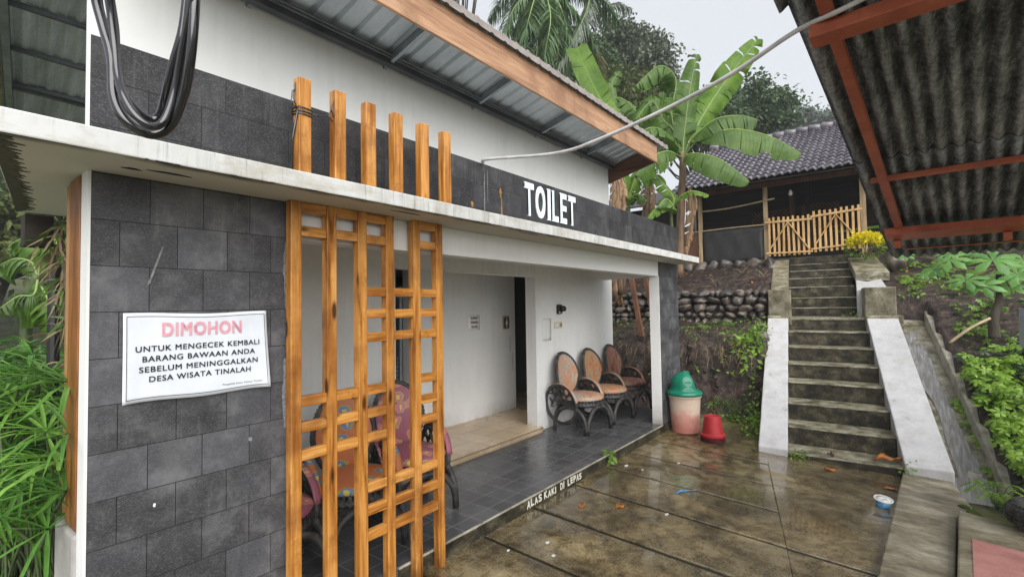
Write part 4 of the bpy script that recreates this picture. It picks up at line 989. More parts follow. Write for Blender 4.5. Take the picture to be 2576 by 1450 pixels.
# ------------------------------------------------------------------ pipe and hanging cables
def smooth(P, n=8):
    P = [Vector(p) for p in P]; out = []
    for i in range(len(P)-1):
        p0, p1, p2, p3 = P[max(i-1, 0)], P[i], P[i+1], P[min(i+2, len(P)-1)]
        for k in range(n):
            t = k/n; out.append(.5*((2*p1)+(p2-p0)*t+(2*p0-5*p1+4*p2-p3)*t*t+(3*p1-p0-3*p2+p3)*t**3))
    out.append(P[-1]); return out
mb = MB(); mb.tube(smooth([(2.83, 2.56, 2.69), (2.835, 2.46, 2.702), (2.769, 2.35, 2.692), at(1400, 385, 3.3), at(1520, 345, 3.05), at(1700, 262, 2.75), at(1850, 180, 2.5), at(2000, 80, 2.3), at(2130, 18, 2.1), at(2330, -85, 1.95)], 8), .0112, 10)
o = mb.build('water_pipe', C['pvc'], None, True); centre(o); tag(o, 'thin grey plastic pipe sagging from the parapet to the orange shed beam', 'pipe')
cb = root('cable_coil', 'thick black cables hanging in a loop close in front of the parapet', 'cables', at(385, 335, .95))
paths = [([(236, -60), (242, 0), (262, 75), (281, 150), (286, 240), (310, 295), (350, 328), (393, 338), (433, 310), (464, 235), (479, 150), (489, 30), (492, -60)], .0092, .90),
         ([(268, -60), (276, 0), (287, 75), (290, 160), (300, 215), (322, 255), (352, 288), (380, 303), (402, 290), (416, 250), (436, 165), (462, 70), (476, -60)], .0092, .93),
         ([(240, -60), (249, 20), (272, 100), (286, 180), (293, 250), (325, 300), (365, 322), (405, 318), (432, 265), (452, 180), (470, 80), (484, -60)], .0085, .915),
         ([(270, -60), (280, 40), (289, 120), (296, 190), (312, 245), (345, 295), (384, 318), (415, 300), (440, 225), (458, 130), (480, 20), (486, -60)], .0075, .89)]
for P, r, d in paths:
    mb = MB(); mb.tube([Vector((.85, 2.86, 4.0-20*r))]+smooth([at(x, y, d+.02*math.sin(i)) for i, (x, y) in enumerate(P)], 6)+[Vector((.95, 2.86, 3.98-20*r))], r*.92, 12); mb.build('cable', C['cable'], cb, True)

# ------------------------------------------------------------------ open shed on the right
SA = Vector((2.54757, .23457, 2.8401)); t5, p14 = R(-5.3), R(14.4)
SU = Vector((math.cos(t5)*math.cos(p14), math.sin(t5)*math.cos(p14), -math.sin(p14))); SV = Vector((-math.sin(t5), math.cos(t5), 0)); SNn = SU.cross(SV)
def sp(u, v, n=0): return tuple(SA+SU*u+SV*v+SNn*n)
sh = root('open_shed', 'open shed with a corrugated grey roof on orange painted timbers at the right', 'shed', sp(1.5, -1, 0))
for k, (u0, u1, dn) in enumerate(((-1.6, -.0, .022), (-.10, 1.78, .011), (1.61, 3.72, .0))):
    mb = MB(); nv = 330; U = [u0, u0+.3, (u0+u1)/2, u1-.3, u1]
    def f(i, j):
        v = (.11 if k else .15)-j*(2.6/(nv-1)); return sp(U[i]+(.006*math.sin(v*31) if i == 4 else 0), v, .115+dn+.017*math.sin(v*2*math.pi/.085))
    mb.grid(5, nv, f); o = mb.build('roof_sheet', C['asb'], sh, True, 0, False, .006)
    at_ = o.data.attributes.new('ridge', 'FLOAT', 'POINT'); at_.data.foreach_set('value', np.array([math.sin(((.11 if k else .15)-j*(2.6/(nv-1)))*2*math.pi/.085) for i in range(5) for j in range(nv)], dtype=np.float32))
def sbeam(name, u, v0, v1, n0, n1, w, par=sh):
    mb = MB(); mb.add([sp(a, b, c) for c in (n0, n1) for a, b in ((u-w/2, v0), (u+w/2, v0), (u+w/2, v1), (u-w/2, v1))], [(3, 2, 1, 0), (4, 5, 6, 7), (0, 1, 5, 4), (1, 2, 6, 5), (2, 3, 7, 6), (3, 0, 4, 7)]); return mb.build(name, C['orange_steel'], par, False, .004)
sbeam('beam', .06, .03, -2.5, -.055, .012, .085)
sbeam('beam', 2.78, .05, -2.5, -.03, .03, .17)
sbeam('purlin', 1.85, .035, -2.5, .058, .092, .035)
for u in (-.9, -.35, 3.45): sbeam('purlin', u, .02 if u < 0 else -.02, -2.5, .065 if u < 0 else .09, .094, .03)
for v in (-.045, -1.6):
    mb = MB(); a, b = -1.5, 3.0
    mb.add([sp(x, y, z) for z in (.014, .056) for x, y in ((a, v-.025), (b, v-.025), (b, v+.025), (a, v+.025))], [(3, 2, 1, 0), (4, 5, 6, 7), (0, 1, 5, 4), (1, 2, 6, 5), (2, 3, 7, 6), (3, 0, 4, 7)]); mb.build('rafter', C['orange_steel'], sh, False, .003)
for v in (-.02, -.68):
    p = Vector(sp(2.85, v, -.03)); mb = MB(); mb.bar(p, p-Vector((0, 0, .055))+SU*.02, .05, .05); mb.build('post_stub', C['orange_steel'], sh, False, .003)
for v in (-1.7,):
    p = Vector(sp(2.8, v, -.03)); mb = MB(); mb.bar(p, (p.x, p.y, -.1), .08, .08); mb.build('post', C['orange_steel'], sh, False, .004)

# ------------------------------------------------------------------ wooden house up the stairs
H = root('wooden_house', 'dark wooden house with a wet clay tile roof above the stairs', 'house', (13, 1.8, 2.5)); HX = 12.4; HZ = 2.55
mb = MB(); mb.box(12.18, 18, -4, 2.55, 2.0, HZ); mb.build('plinth', C['conc_dk'], H, False, .02)
mb = MB(); mb.box(12.30, 18, 2.55, 4.6, 2.0, HZ-.04); mb.build('plinth', C['housewood'], H, False, .02)
mb = MB(); mb.box(14.2, 14.3, -4, 4.35, HZ, 5.2); mb.box(14.3, 18, 4.25, 4.35, HZ, 5.2); mb.build('plank_wall', C['housewood'], H)
for y0, y1, z0, z1 in ((2.05, 2.9, 3.05, 3.95), (.95, 1.75, 3.25, 4.0)):
    mb = MB(); k = 0
    for j in range(-8, 16):
        for sg in (-1, 1):
            a0 = y0+j*.1; pts = []
            p, q = (a0, z0), (a0+sg*(z1-z0), z1)
            t0, t1 = 0.0, 1.0
            dy = q[0]-p[0]
            lo, hi = sorted(((y0-p[0])/dy, (y1-p[0])/dy)); t0, t1 = max(0, lo), min(1, hi)
            if t1-t0 < .05: continue
            mb.bar((14.16+.01*sg, p[0]+dy*t0, z0+(z1-z0)*t0), (14.16+.01*sg, p[0]+dy*t1, z0+(z1-z0)*t1), .02, .01, (1, 0, 0))
    mb.build('lattice_window', C['brownpole'], H)
mb = MB(); mb.box(14.15, 14.2, 1.9, 2.02, HZ, 4.4); mb.build('door_frame', C['brownpole'], H)
for y, zt, w in ((3.70, 4.24, .085), (2.245, 4.28, .085), (.435, 4.28, .10)):
    mb = MB(); mb.bar((HX, y, HZ-.02), (HX, y, zt), w, w, (1, 0, 0)); mb.build('post', C['palewood'], H, False, .006)
for y in (2.0, .05): 
    mb = MB(); mb.bar((13.6, y-.45, HZ), (13.6, y-.45, 4.6), .10, .10, (1, 0, 0)); mb.build('post', C['housewood'], H)
mb = MB(); mb.box(HX-.04, HX+.05, -4, 4.2, 4.22, 4.33); mb.build('eave_beam', C['brownpole'], H)
mb = MB(); mb.box(HX-.25, HX-.21, -4, 4.15, 4.17, 4.27); mb.build('eave_beam', C['brownpole'], H)
mb = MB()
mb.grid(14, 8, lambda i, j: (HX-.01+.012*math.sin(i*1.7+j), 3.66-1.37*i/13, 2.52+.82*j/7)); mb.build('half_wall', C['tarp'], H, True, 0, False, .02)
mb = MB(); mb.box(HX-.005, HX+.02, 3.745, 4.3, 2.5, 3.3); mb.build('half_wall', C['brownpole'], H)
mb = MB(); mb.tube(smooth([(HX-.03, 3.9, 3.34), (HX-.03, 3.0, 3.36), (HX-.03, 2.27, 3.355)], 4), .015, 8); mb.build('top_rail', C['bamboo'], H, True)
mb = MB(); mb.tube(smooth([(HX-.03, 3.68, 3.83), (HX-.04, 3.0, 3.83), (HX-.05, 2.05, 3.92)], 5), .018, 8); mb.build('bamboo_rail', C['bamboo'], H, True)
for x in (11.9, 12.9): pass
# tiled roof: wavy pantiles in overlapping courses
rf = MB(); ez, rz_, ex, rx = 4.27, 6.09, 11.68, 15.05; rows = 15; SLX = (rx-ex)/rows; SLZ = (rz_-ez)/rows
nrm_ = Vector((-(rz_-ez), 0, rx-ex)).normalized()
for r in range(rows):
    nv = 430
    def f(i, j, r=r):
        y = 4.12-j*(7.2/(nv-1)); ph_ = y/.15*2*math.pi; w = .019*math.sin(ph_)+.009*math.sin(2*ph_+.7)
        t = i/2; jit = .006*math.sin(r*12.9+math.floor(y/.15)*7.1)
        b = Vector((ex+SLX*(r+t*1.08), y, ez+SLZ*(r+t*1.08)))+nrm_*(.045-.04*t+w+jit); return (b.x, b.y, b.z)
    rf.grid(3, nv, f)
    # front lip of the course
    o_ = len(rf.v)
    rf.grid(2, nv, lambda i, j, r=r: tuple(Vector(f(0, j, r))-nrm_*(.03*i)))
rfo = rf.build('tiled_roof', C['clay'], H, True)
mb = MB()
for k in range(30): 
    y = 4.14-k*.28; mb.tube([(rx-.02, y, rz_+.05), (rx-.02, y-.29, rz_+.035)], [.10, .085], 10)
mb.build('ridge_tile', C['clay'], rfo, True)
mb = MB(); mb.add([(ex+.02, 4.05, ez-.06), (rx, 4.05, rz_-.05), (18, 4.05, 4.4), (18, -4, 4.4), (rx, -4, rz_-.05), (ex+.02, -4, ez-.06)], [(0, 1, 4, 5), (1, 2, 3, 4)]); mb.build('roof_boards', C['housewood'], rfo, False, 0, False, .02)
mb = MB(); mb.add([(rx, 4.12, rz_+.03), (18.4, 4.12, 4.3), (18.4, -4.2, 4.3), (rx, -4.2, rz_+.03)], [(0, 1, 2, 3)]); mb.build('rear_slope', C['clay'], rfo, False, 0, False, .03)
mb = MB(); mb.box(13.0, 13.1, 4.36, 8.5, 1.8, 4.2); mb.build('side_wall', C['housewood'], H)
mb = MB(); mb.add([(12.3, 4.13, 4.16), (12.3, 8.6, 4.16), (15.2, 8.6, 5.1), (15.2, 4.13, 5.1)], [(0, 1, 2, 3)]); mb.build('side_roof', C['clay'], H, False, 0, False, .05)
bl = root('light_bulb', 'white bulb hanging under the eaves of the wooden house', 'lamp', (HX+.1, 1.75, 4.02))
mb = MB(); mb.lathe([(.001, -.055), (.03, -.045), (.042, -.015), (.036, .02), (.022, .05), (.02, .07)], 16, cap=False); mb.build('bulb', C['lamp'], bl, True, local=True)
mb = MB(); mb.tube([(0, 0, .07), (0, 0, .30)], .008, 6); mb.build('cord', C['black'], bl, True, local=True)

def gate(label, y0, y1, z0, zt0, zt1, npk, mat='gatewood'):
    g = root('picket_gate', label, 'gate', (HX-.10, (y0+y1)/2, z0), 'picket gates at the house')
    x = HX-.14
    tp = lambda y: zt0+(zt1-zt0)*(y0-y)/(y0-y1)
    for k in range(npk):
        y = y0-.04-(y0-y1-.08)*k/(npk-1); zt = tp(y)+rnd.uniform(-.012, .012)
        mb = MB(); lean = rnd.uniform(-.015, .015)
        mb.bar((x, y+lean*.5, z0+rnd.uniform(0, .03)), (x, y-lean*.5, zt), .046, .018, (1, 0, 0)); mb.build('picket', C[mat], g, False, .006)
    for dz, h in ((-.105, .045), (-.80, .035)):
        mb = MB(); mb.bar((x-.022, y0+.03, tp(y0)+dz), (x-.022, y1-.03, tp(y1)+dz+.01), .018, h, (0, 0, 1)); mb.build('rail', C['gatewood'], g, False, .003)
    ym = (y0+y1)/2+.0; top_ = tp(ym)-.13
    for ya in (y0, y1):
        mb = MB(); mb.bar((x-.026, ym, top_), (x-.026, ya+(-.03 if ya == y0 else .03), tp(ya)-.74), .02, .045, (1, 0, 0)); mb.build('brace', C['gatewood'], g, False, .003)
    return g
gate('raw wooden picket gate, the lower left leaf beside the middle house post', 2.20, 1.36, 2.60, 3.485, 3.455, 9)
gate('raw wooden picket gate, the taller right leaf above the yellow shrub', 1.33, .47, 2.63, 3.51, 3.56, 9)
for y, zt in ((2.16, 3.37), (1.345, 3.40)):
    pass
mb = MB(); mb.box(HX+.02, HX+.05, -.4, 2.2, 2.6, 2.95); mb.build('low_boards', C['housewood'], H)
mb = MB(); mb.bar((HX+.03, .9, 3.05), (HX+.03, -.4, 3.12), .03, .05); mb.build('green_batten', C['banana'], H)

# ------------------------------------------------------------------ dry stone wall and boulders
def boulder(rx_, ry, rz2, seed):
    bm = bmesh.new(); bmesh.ops.create_icosphere(bm, subdivisions=3, radius=1); r_ = random.Random(seed); ph = [r_.uniform(0, 6.28) for _ in range(9)]; cuts = [Vector((r_.gauss(0, 1), r_.gauss(0, 1), r_.gauss(0, 1))).normalized() for _ in range(7)]
    for v in bm.verts:
        p = v.co; k = 1+.15*math.sin(2.1*p.x+ph[0]+1.7*p.y)+.12*math.sin(3.3*p.z+ph[1]+2.2*p.x)+.09*math.sin(5.2*p.y+ph[2]+4*p.z)+.03*math.sin(9*p.x+8*p.z+ph[3])
        q = p*k; m = max(abs(q.x), abs(q.y), abs(q.z)); q = q*(1-.18*(m-.75))
        for pl in cuts:
            e_ = q.dot(pl)-.80
            if e_ > 0: q = q-pl*e_*.9
        v.co = (q.x*rx_, q.y*ry, q.z*rz2)
    out = MB(); bm.verts.index_update(); out.v = [tuple(v.co) for v in bm.verts]; out.f = [tuple(v.index for v in f.verts) for f in bm.faces]; bm.free(); return out
sw_ = root('stone_wall', 'low dry wall of dark rounded river stones on the soil bank left of the stairs', 'wall', (9.45, 3.4, 1.2))
mb = MB(); mb.prism([(9.5, 1.66), (9.85, 1.66), (9.85, 7.2), (9.5, 7.2)], 1.76, 1.0); mb.build('earth_core', C['soil'], sw_)
r2 = random.Random(5); z = 1.20; rowh = [.15, .12, .16, .15, .12]; seed = 0; zc_ = 1.185
for k, h in enumerate(rowh):
    y = 1.70+r2.uniform(0, .1)
    while y < 5.3:
        w = r2.uniform(.085, .27)*(1.1 if k in (0, 2, 3) else .85); seed += 1
        hh = h*r2.uniform(.8, 1.15)
        o = boulder(.13, w/2*1.03, hh/2*1.08, seed).build('stone', C['rock'], sw_, True, local=True)
        o.location = (9.47-9.45+r2.uniform(-.035, .03)-.015*(2-k)*-1, y+w/2-3.4, zc_+h/2+r2.uniform(-.015, .015)-1.2); o.rotation_euler = (r2.uniform(-.3, .3), r2.uniform(-.2, .2), r2.uniform(-.15, .15)); y += w*.97
    zc_ += h*.88
for k, (y, s) in enumerate(((2.42, .17), (2.72, .16), (3.05, .17), (3.32, .13), (3.58, .15), (3.88, .13), (2.12, .15), (4.15, .12))):
    o = boulder(s*.9, s*1.1, s*.8, 200+k).build('boulder', C['rock'], None, True); o.location = (12.02-.05*(k % 2), y, terrain(12.0, y)+s*.3); o.rotation_euler = (.2*k, .3, k)
    tag(o, 'dark rounded boulder in the row along the foot of the house', 'boulder', 'boulders along the house plinth')
for k, (x, y, z, s, l) in enumerate(((8.35, 2.05, 1.02, .10, 'mossy round boulder poking out of the soil bank below the stone wall'), (8.6, 1.67, 1.05, .10, 'grey boulder lying against the left stair ramp'), (11.7, 2.0, 2.25, .19, 'large dark boulder at the top left corner of the stairs'), (11.6, -.05, 2.30, .17, 'dark boulder at the top right of the stairs below the yellow shrub'))):
    o = boulder(s, s*1.05, s*.85, 300+k).build('boulder', C['rock'], None, True); o.location = (x, y, z); o.rotation_euler = (k, .4*k, 0); tag(o, l, 'boulder')
for k, (a, b, l) in enumerate((((8.2, 3.50, 1.02), (8.75, 4.02, 2.75), 'brown timber pole leaning on the soil bank, the left of two seen behind the porch'), ((8.5, 3.36, 1.2), (8.9, 3.8, 2.55), 'brown timber pole leaning on the stone wall, the right of two behind the porch'))):
    mb = MB(); mb.bar(a, b, .085, .06, (1, 0, 0)); o = mb.build('timber_pole', C['brownpole'], None, False, .006); centre(o); tag(o, l, 'pole')

# ================================================================== PLANTS
nr = np.random.default_rng(11)
def unit(a): return a/np.maximum(np.linalg.norm(a, axis=-1, keepdims=True), 1e-6)
def leaf_cards(P, L, Wd, D=None, nrm=None, fold=.25, droop=.25):
    "many small pointed leaves: base P, length L, width Wd, direction D; 6 vertices, 4 triangles-as-quads each"
    n = len(P)
    if D is None: D = unit(nr.normal(size=(n, 3)))
    if nrm is None: nrm = unit(nr.normal(size=(n, 3))+np.array([0, 0, .8]))
    S = unit(np.cross(D, nrm)); Nn = unit(np.cross(S, D)); L = np.asarray(L).reshape(-1, 1)*np.ones((n, 1)); Wd = np.asarray(Wd).reshape(-1, 1)*np.ones((n, 1))
    dz = np.array([0, 0, -1.0])*L*droop
    b = P; m = P+D*L*.45+dz*.2; t = P+D*L+dz
    l = m-S*Wd*.5+Nn*Wd*fold; r = m+S*Wd*.5+Nn*Wd*fold
    V = np.stack([b, l, m, r, t], 1).reshape(-1, 3)
    o = (np.arange(n)*5).reshape(-1, 1)
    F = np.concatenate([o+np.array([[0, 2, 4, 1]]), o+np.array([[0, 3, 4, 2]])], 0)
    return V, F
def tree(name, label, base, height, centre_, rad, mat, nclump, nleaf, lsize, trunk_r, seed, group=None, gaps=.55, limbs=True, flat=1.0):
    r_ = np.random.default_rng(seed); t = root(name, label, 'tree', tuple(base), group)
    base = np.array(base); ctr = np.array(centre_); rad = np.array(rad)
    d = unit(r_.normal(size=(nclump, 3))); d[:, 2] = np.abs(d[:, 2])*flat-(.35*(r_.random(nclump) < .45))
    rr = .35+.68*r_.random((nclump, 1))**.6
    cl = ctr+d*rr*rad
    P = []; 
    for c in cl:
        k = int(1.5*nleaf*(.5+r_.random())); s = rad.mean()*(.09+.13*r_.random())
        q = r_.normal(size=(k, 3))*np.array([s, s, s*.62]); P.append(c+q)
    P = np.concatenate(P)
    out = unit(P-ctr); D = unit(out*.7+r_.normal(size=P.shape)*.8+np.array([0, 0, -.1]))
    V, F = leaf_cards(P, lsize*.8*(.6+.8*r_.random(len(P))), lsize*.48*(.7+.6*r_.random(len(P))), D, unit(r_.normal(size=P.shape)*.9+np.array([0, 0, 1.0])))
    npmesh('crown', V, F, mat, t)
    mb = MB(); fork = Vector(base+(ctr-base)*np.array([1, 1, .62])); b = Vector(base)
    mb.tube([b, b+(fork-b)*.5+Vector((.1, .05, 0)), fork], [trunk_r, trunk_r*.8, trunk_r*.6], 8)
    if limbs:
        for c in cl[::max(1, nclump//26)]:
            c = Vector(c); m = fork+(c-fork)*.5+Vector((0, 0, -.1*(c-fork).length)); mb.tube([fork, m, c], [trunk_r*.38, trunk_r*.2, trunk_r*.05], 5, cap=False)
    mb.build('trunk', C['bark'], t, True); return t
tree('broad_tree', 'tall grey green tree behind the palm fronds and banana leaves', (26, 12, 3.0), 14, at(1572, 190, 28), (2.5, 2.4, 2.45), C['tree1'], 110, 150, .30, .25, 1, 'trees behind the house')
tree('broad_tree', 'dark green tree beside the sky gap, right behind the big banana leaves', (28, 5.5, 3.0), 10, at(1875, 315, 26), (2.1, 2.3, 2.3), C['tree2'], 84, 140, .28, .22, 2, 'trees behind the house')
tree('broad_tree', 'dark dense tree directly behind the banana clump and the house roof', (26, 8, 3.0), 9, at(1745, 335, 25), (2.0, 2.4, 2.1), C['tree2'], 76, 140, .28, .2, 3, 'trees behind the house')
tree('broad_tree', 'yellow green low tree behind the eave end of the toilet roof', (18, 10, 2.3), 8, at(1520, 290, 21), (2.4, 2.4, 1.9), C['tree3'], 70, 110, .20, .16, 4, 'trees behind the house')
tree('broad_tree', 'tree whose few drooping leafy twigs show above the toilet roof', (12, 13, 2.0), 10, at(1150, -70, 15), (1.25, 1.5, 1.35), C['tree3'], 34, 34, .26, .12, 5, 'trees behind the house')
tree('broad_tree', 'distant pale tree on the hill beyond the clay tile roof', (69, 7.2, 14), 8, at(2050, 318, 60), (4.5, 4.5, 2.3), C['treefar'], 60, 120, .55, .3, 6, 'trees behind the house', flat=.6)
tree('broad_tree', 'low dark tree filling the gap beneath the palm beside the toilet roof', (20, 11.5, 2.4), 8, at(1420, 215, 22), (2.2, 2.2, 1.9), C['tree2'], 60, 130, .20, .16, 8, 'trees behind the house')

# coconut palm
def frond(pts, ll, mat, parent, seed, droop=.5, every=.045):
    r_ = np.random.default_rng(seed); S = smooth(pts, 8); m = len(S); P = []; D = []; Ln = []
    mb = MB(); mb.tube(S, [.022*(1-.85*i/(m-1)) for i in range(m)], 6); ra = mb.build('frond', C['midrib'], parent, True)
    acc = 0; 
    for i in range(1, m):
        a, b = S[i-1], S[i]; T = (b-a); ln = T.length; T.normalize(); t = i/(m-1)
        if t < .16: continue
        side = T.cross(Vector((0, 0, 1)))
        if side.length < .1: side = T.cross(Vector((1, 0, 0)))
        side.normalize()
        k = max(1, int(ln/every))
        for q in range(k):
            p = a+(b-a)*(q/k)
            for sg in (-1, 1):
                d = (side*sg*.8+T*.55+Vector((0, 0, -droop*(.5+.8*r_.random())))+Vector(r_.normal(size=3)*.10)); d.normalize()
                P.append(p); D.append(d); Ln.append(ll*(math.sin(math.pi*min(1, t*.85+.12))**.6)*(.75+.4*r_.random()))
    P = np.array(P); D = np.array(D); Ln = np.array(Ln).reshape(-1, 1); n = len(P)
    S_ = unit(np.cross(D, np.array([0, 0, 1.0])+.3*r_.normal(size=(n, 3)))); w = .016+.006*r_.random((n, 1)); g0 = np.array([0, 0, -1.0])
    m1 = P+D*Ln*.5+g0*Ln*.06; m2 = P+D*Ln*.95+g0*Ln*(.28+.2*r_.random((n, 1)))
    V = np.stack([P-S_*w*.5, P+S_*w*.5, m1-S_*w, m1+S_*w, m2-S_*w*.15, m2+S_*w*.15], 1).reshape(-1, 3); o = (np.arange(n)*6).reshape(-1, 1)
    F = np.concatenate([o+np.array([[0, 1, 3, 2]]), o+np.array([[2, 3, 5, 4]])], 0)
    npmesh('leaflets', V, F, mat, ra)
pc = at(1358, -40, 16)
pm = root('coconut_palm', 'coconut palm with long drooping fronds behind the toilet roof', 'palm', (pc.x, pc.y, 2.2))
mb = MB(); mb.tube(smooth([(pc.x, pc.y, 2.2), (pc.x+.15, pc.y-.1, 6), (pc.x, pc.y, pc.z-.2)], 6), [.2-.004*i for i in range(13)], 10); mb.build('trunk', C['bark'], pm, True)
FR = [[(1358, -30, 16), (1335, 20, 15.6), (1312, 90, 15.4), (1300, 165, 15.4), (1303, 220, 15.4)], [(1360, -20, 16), (1355, 60, 15.3), (1350, 140, 15.0), (1345, 230, 15)],
      [(1352, -30, 16), (1310, -20, 16), (1280, 40, 16.3), (1268, 100, 16.5)], [(1370, -40, 16), (1420, -20, 16), (1478, 30, 15.8), (1440, 110, 15.4), (1385, 195, 15.2)] and [(1490, -40, 15.6), (1478, 20, 15.4), (1450, 85, 15.2), (1415, 150, 15.1), (1380, 210, 15.1)],
      [(1362, -40, 16), (1400, 60, 16.5), (1392, 130, 16.6), (1375, 190, 16.6)], [(1375, -60, 16), (1440, 55, 16.4), (1500, 20, 16.5), (1545, 8, 16.6), (1592, 20, 16.7)] and [(1395, 120, 16.6), (1450, 70, 16.6), (1500, 32, 16.5), (1548, 10, 16.5), (1590, 22, 16.5)],
      [(1370, -40, 16), (1400, 20, 15.8), (1425, 75, 15.9), (1430, 150, 16)], [(1380, 90, 16.2), (1405, 40, 16.2), (1440, -30, 16.2)], [(1340, -60, 16), (1322, 40, 16.3), (1325, 120, 16.5), (1335, 190, 16.5)],
      [(1400, 190, 16), (1440, 130, 16.2), (1470, 110, 16.3), (1500, 140, 16.4), (1510, 200, 16.5)], [(1365, -40, 16), (1385, 40, 15), (1372, 130, 14.7), (1368, 190, 14.8)]]
FR += [[(1360, -50, 16), (1300+18*k, 10+7*(k % 3), 15.6+.25*(k % 4)), (1262+30*k, 95+12*(k % 2), 15.4+.3*(k % 3)), (1258+32*k, 175+10*(k % 3), 15.5+.3*(k % 3))] for k in range(6)]
FR += [[(1362, -60, 16), (1330, -40, 16.5), (1270, -10, 17), (1230, 50, 17.2)], [(1385, -50, 16), (1420, -60, 16.5), (1490, -20, 17), (1530, 70, 17.3)]]
FR += [[(1385, -40, 16), (1430, 10, 15.9), (1470, 60, 15.8), (1500, 130, 15.8)], [(1385, -40, 16), (1418, 40, 15.5), (1432, 110, 15.4), (1428, 190, 15.4)], [(1380, -40, 16), (1400, 60, 15.2), (1404, 130, 15.1), (1395, 205, 15.2)], [(1390, -60, 16), (1450, -40, 16), (1510, -10, 16.2), (1560, 60, 16.3)], [(1360, -50, 16), (1335, 30, 15.1), (1318, 110, 15), (1322, 190, 15)]]
for i, P in enumerate(FR): frond([at(*p) for p in P], .72 if i not in (5, 7) else .6, C['palm_dry'] if i == 9 else C['palm_lt'] if i in (3, 5) else C['palm'], pm, 20+i, .2 if i in (7,) else .32, .024)
p2 = at(1210, 10, 19); pm2 = root('coconut_palm', 'second palm whose frond tips just show over the toilet roof edge', 'palm', (p2.x, p2.y, 2.0))
mb = MB(); mb.tube([(p2.x, p2.y, 2.0), (p2.x, p2.y, p2.z-2.6)], [.2, .15], 8); mb.build('trunk', C['bark'], pm2, True)
for i, P in enumerate(([(1235, 190, 19), (1195, 60, 19), (1120, 10, 19)], [(1235, 190, 19), (1240, 90, 19), (1180, 40, 19.3)], [(1235, 190, 19), (1260, 110, 19), (1290, 130, 19)])): frond([at(*p) for p in P], .8, C['palm'], pm2, 60+i, .5, .06)

# banana plants
def banana_leaf(pts, width, parent, mat, seed, face=(0, 0, 1), rip=.5, sag=.35, stalk=.12, blunt=False, name='leaf'):
    r_ = random.Random(seed); S = smooth(pts, 12); m = len(S); AL = []; Fv = Vector(face); V = []; F = []
    T = [(S[min(i+1, m-1)]-S[max(i-1, 0)]).normalized() for i in range(m)]
    i0 = int(m*stalk)
    for sg in (-1, 1):
        tear = 0; ang = 0; prevrow = None; left = r_.randint(3, 9)
        for i in range(i0, m):
            t = (i-i0)/(m-1-i0); w = width*.5*(max(0.0, math.sin(math.pi*(t*.93+.05))))**.55
            if blunt and t > .5: w = width*.5*(1-.25*(t-.5))
            side = T[i].cross(Fv); side.normalize(); side *= sg; nrm = side.cross(T[i])*sg
            if nrm.dot(Fv) < 0: nrm = -nrm
            row = []
            for q in (0, .33, .68, 1.0):
                k = q*w; z = .16*k-(sag+ang)*k*q*1.5
                row.append(S[i]+side*k*(.97-.1*q*sag)+nrm*z+T[i]*(k*.28)+Vector((0, 0, -1))*(k*q*sag*.35))
            o = len(V); V += row; AL += [i/(m-1)-q*.03 for q in (0, .33, .68, 1.0)]
            if prevrow is not None: F += [(prevrow+a, prevrow+a+1, o+a+1, o+a) for a in range(3)]
            prevrow = o; left -= 1
            if left <= 0 and r_.random() < rip+.15:        # a tear: next strip starts a little apart
                left = r_.randint(1, 6); ang = r_.uniform(-.35, .6)*(1 if rip > .3 else .4)
                row2 = [S[i]]+[Vector(p)+T[i]*(.020*(a+1)*(.3+1.4*r_.random())*(1 if rip > .3 else .4))+nrm*(-.015*ang*(a+1)) for a, p in enumerate(row[1:])]
                prevrow = len(V); V += row2; AL += [i/(m-1)-q*.03 for q in (0, .33, .68, 1.0)]
    lf = MB(); lf.v = [tuple(v) for v in V]; lf.f = F
    o = lf.build(name, C[mat], parent, True)
    at_ = o.data.attributes.new('along', 'FLOAT', 'POINT'); ln_ = sum((S[i+1]-S[i]).length for i in range(m-1))
    at_.data.foreach_set('value', np.array([x*ln_ for x in AL], dtype=np.float32))
    mb = MB(); mb.tube(S, [max(.003, .017*(1-.85*i/(m-1))) for i in range(m)], 6); mb.build('midrib', C['dryleaf' if mat == 'dryleaf' else 'midrib'], o, True); return o
def stem(pts, r, parent, mat='bark_b'):
    mb = MB(); S = smooth(pts, 5); m = len(S); mb.tube(S, [r*(1.15-.45*i/(m-1)+.05*math.sin(i*2.1)) for i in range(m)], 10); return mb.build('stem', C[mat], parent, True)
def dry(pts, width, parent, seed): banana_leaf(pts, width, parent, 'dryleaf', seed, (-.8, -.6, .2), .9, .9, .02, False, 'dry_leaf')
D1 = 10.3; F1 = (-.72, -.60, .35)
b1 = root('banana_plant', 'tallest banana plant, broad ragged leaves fanning out in front of the clay roof', 'banana plant', at(1708, 690, D1), 'banana plants on the bank')
stem([at(1708, 700, D1), at(1712, 560, D1), at(1716, 470, D1), at(1718, 385, D1)], .085, b1)
A = lambda L: [at(x, y, D1+dd) for x, y, dd in L]
banana_leaf(A([(1718, 392, 0), (1720, 350, 0), (1732, 250, -.1), (1752, 137, -.1)]), .52, b1, 'banana_dk', 1, F1, .75, .15, .14)
banana_leaf(A([(1720, 390, 0), (1738, 345, .1), (1790, 255, .3), (1850, 170, .4), (1908, 98, .4)]), .62, b1, 'banana', 2, F1, .7, .1, .22)
banana_leaf(A([(1721, 392, 0), (1745, 345, -.3), (1800, 300, -.6), (1860, 290, -.7), (1905, 300, -.7)]), .44, b1, 'banana_dk', 3, (-.3, -.3, .9), .25, .9, .24)
banana_leaf(A([(1721, 393, 0), (1762, 348, -.4), (1840, 325, -.8), (1930, 340, -1.0), (2015, 384, -1.1)]), .46, b1, 'banana_dk', 4, (-.3, -.3, .9), .15, .9, .26)
banana_leaf(A([(1720, 396, 0), (1745, 385, -.5), (1810, 400, -.9), (1885, 455, -1.0)]), .40, b1, 'banana_dk', 5, (-.3, -.3, .9), .15, .9, .15)
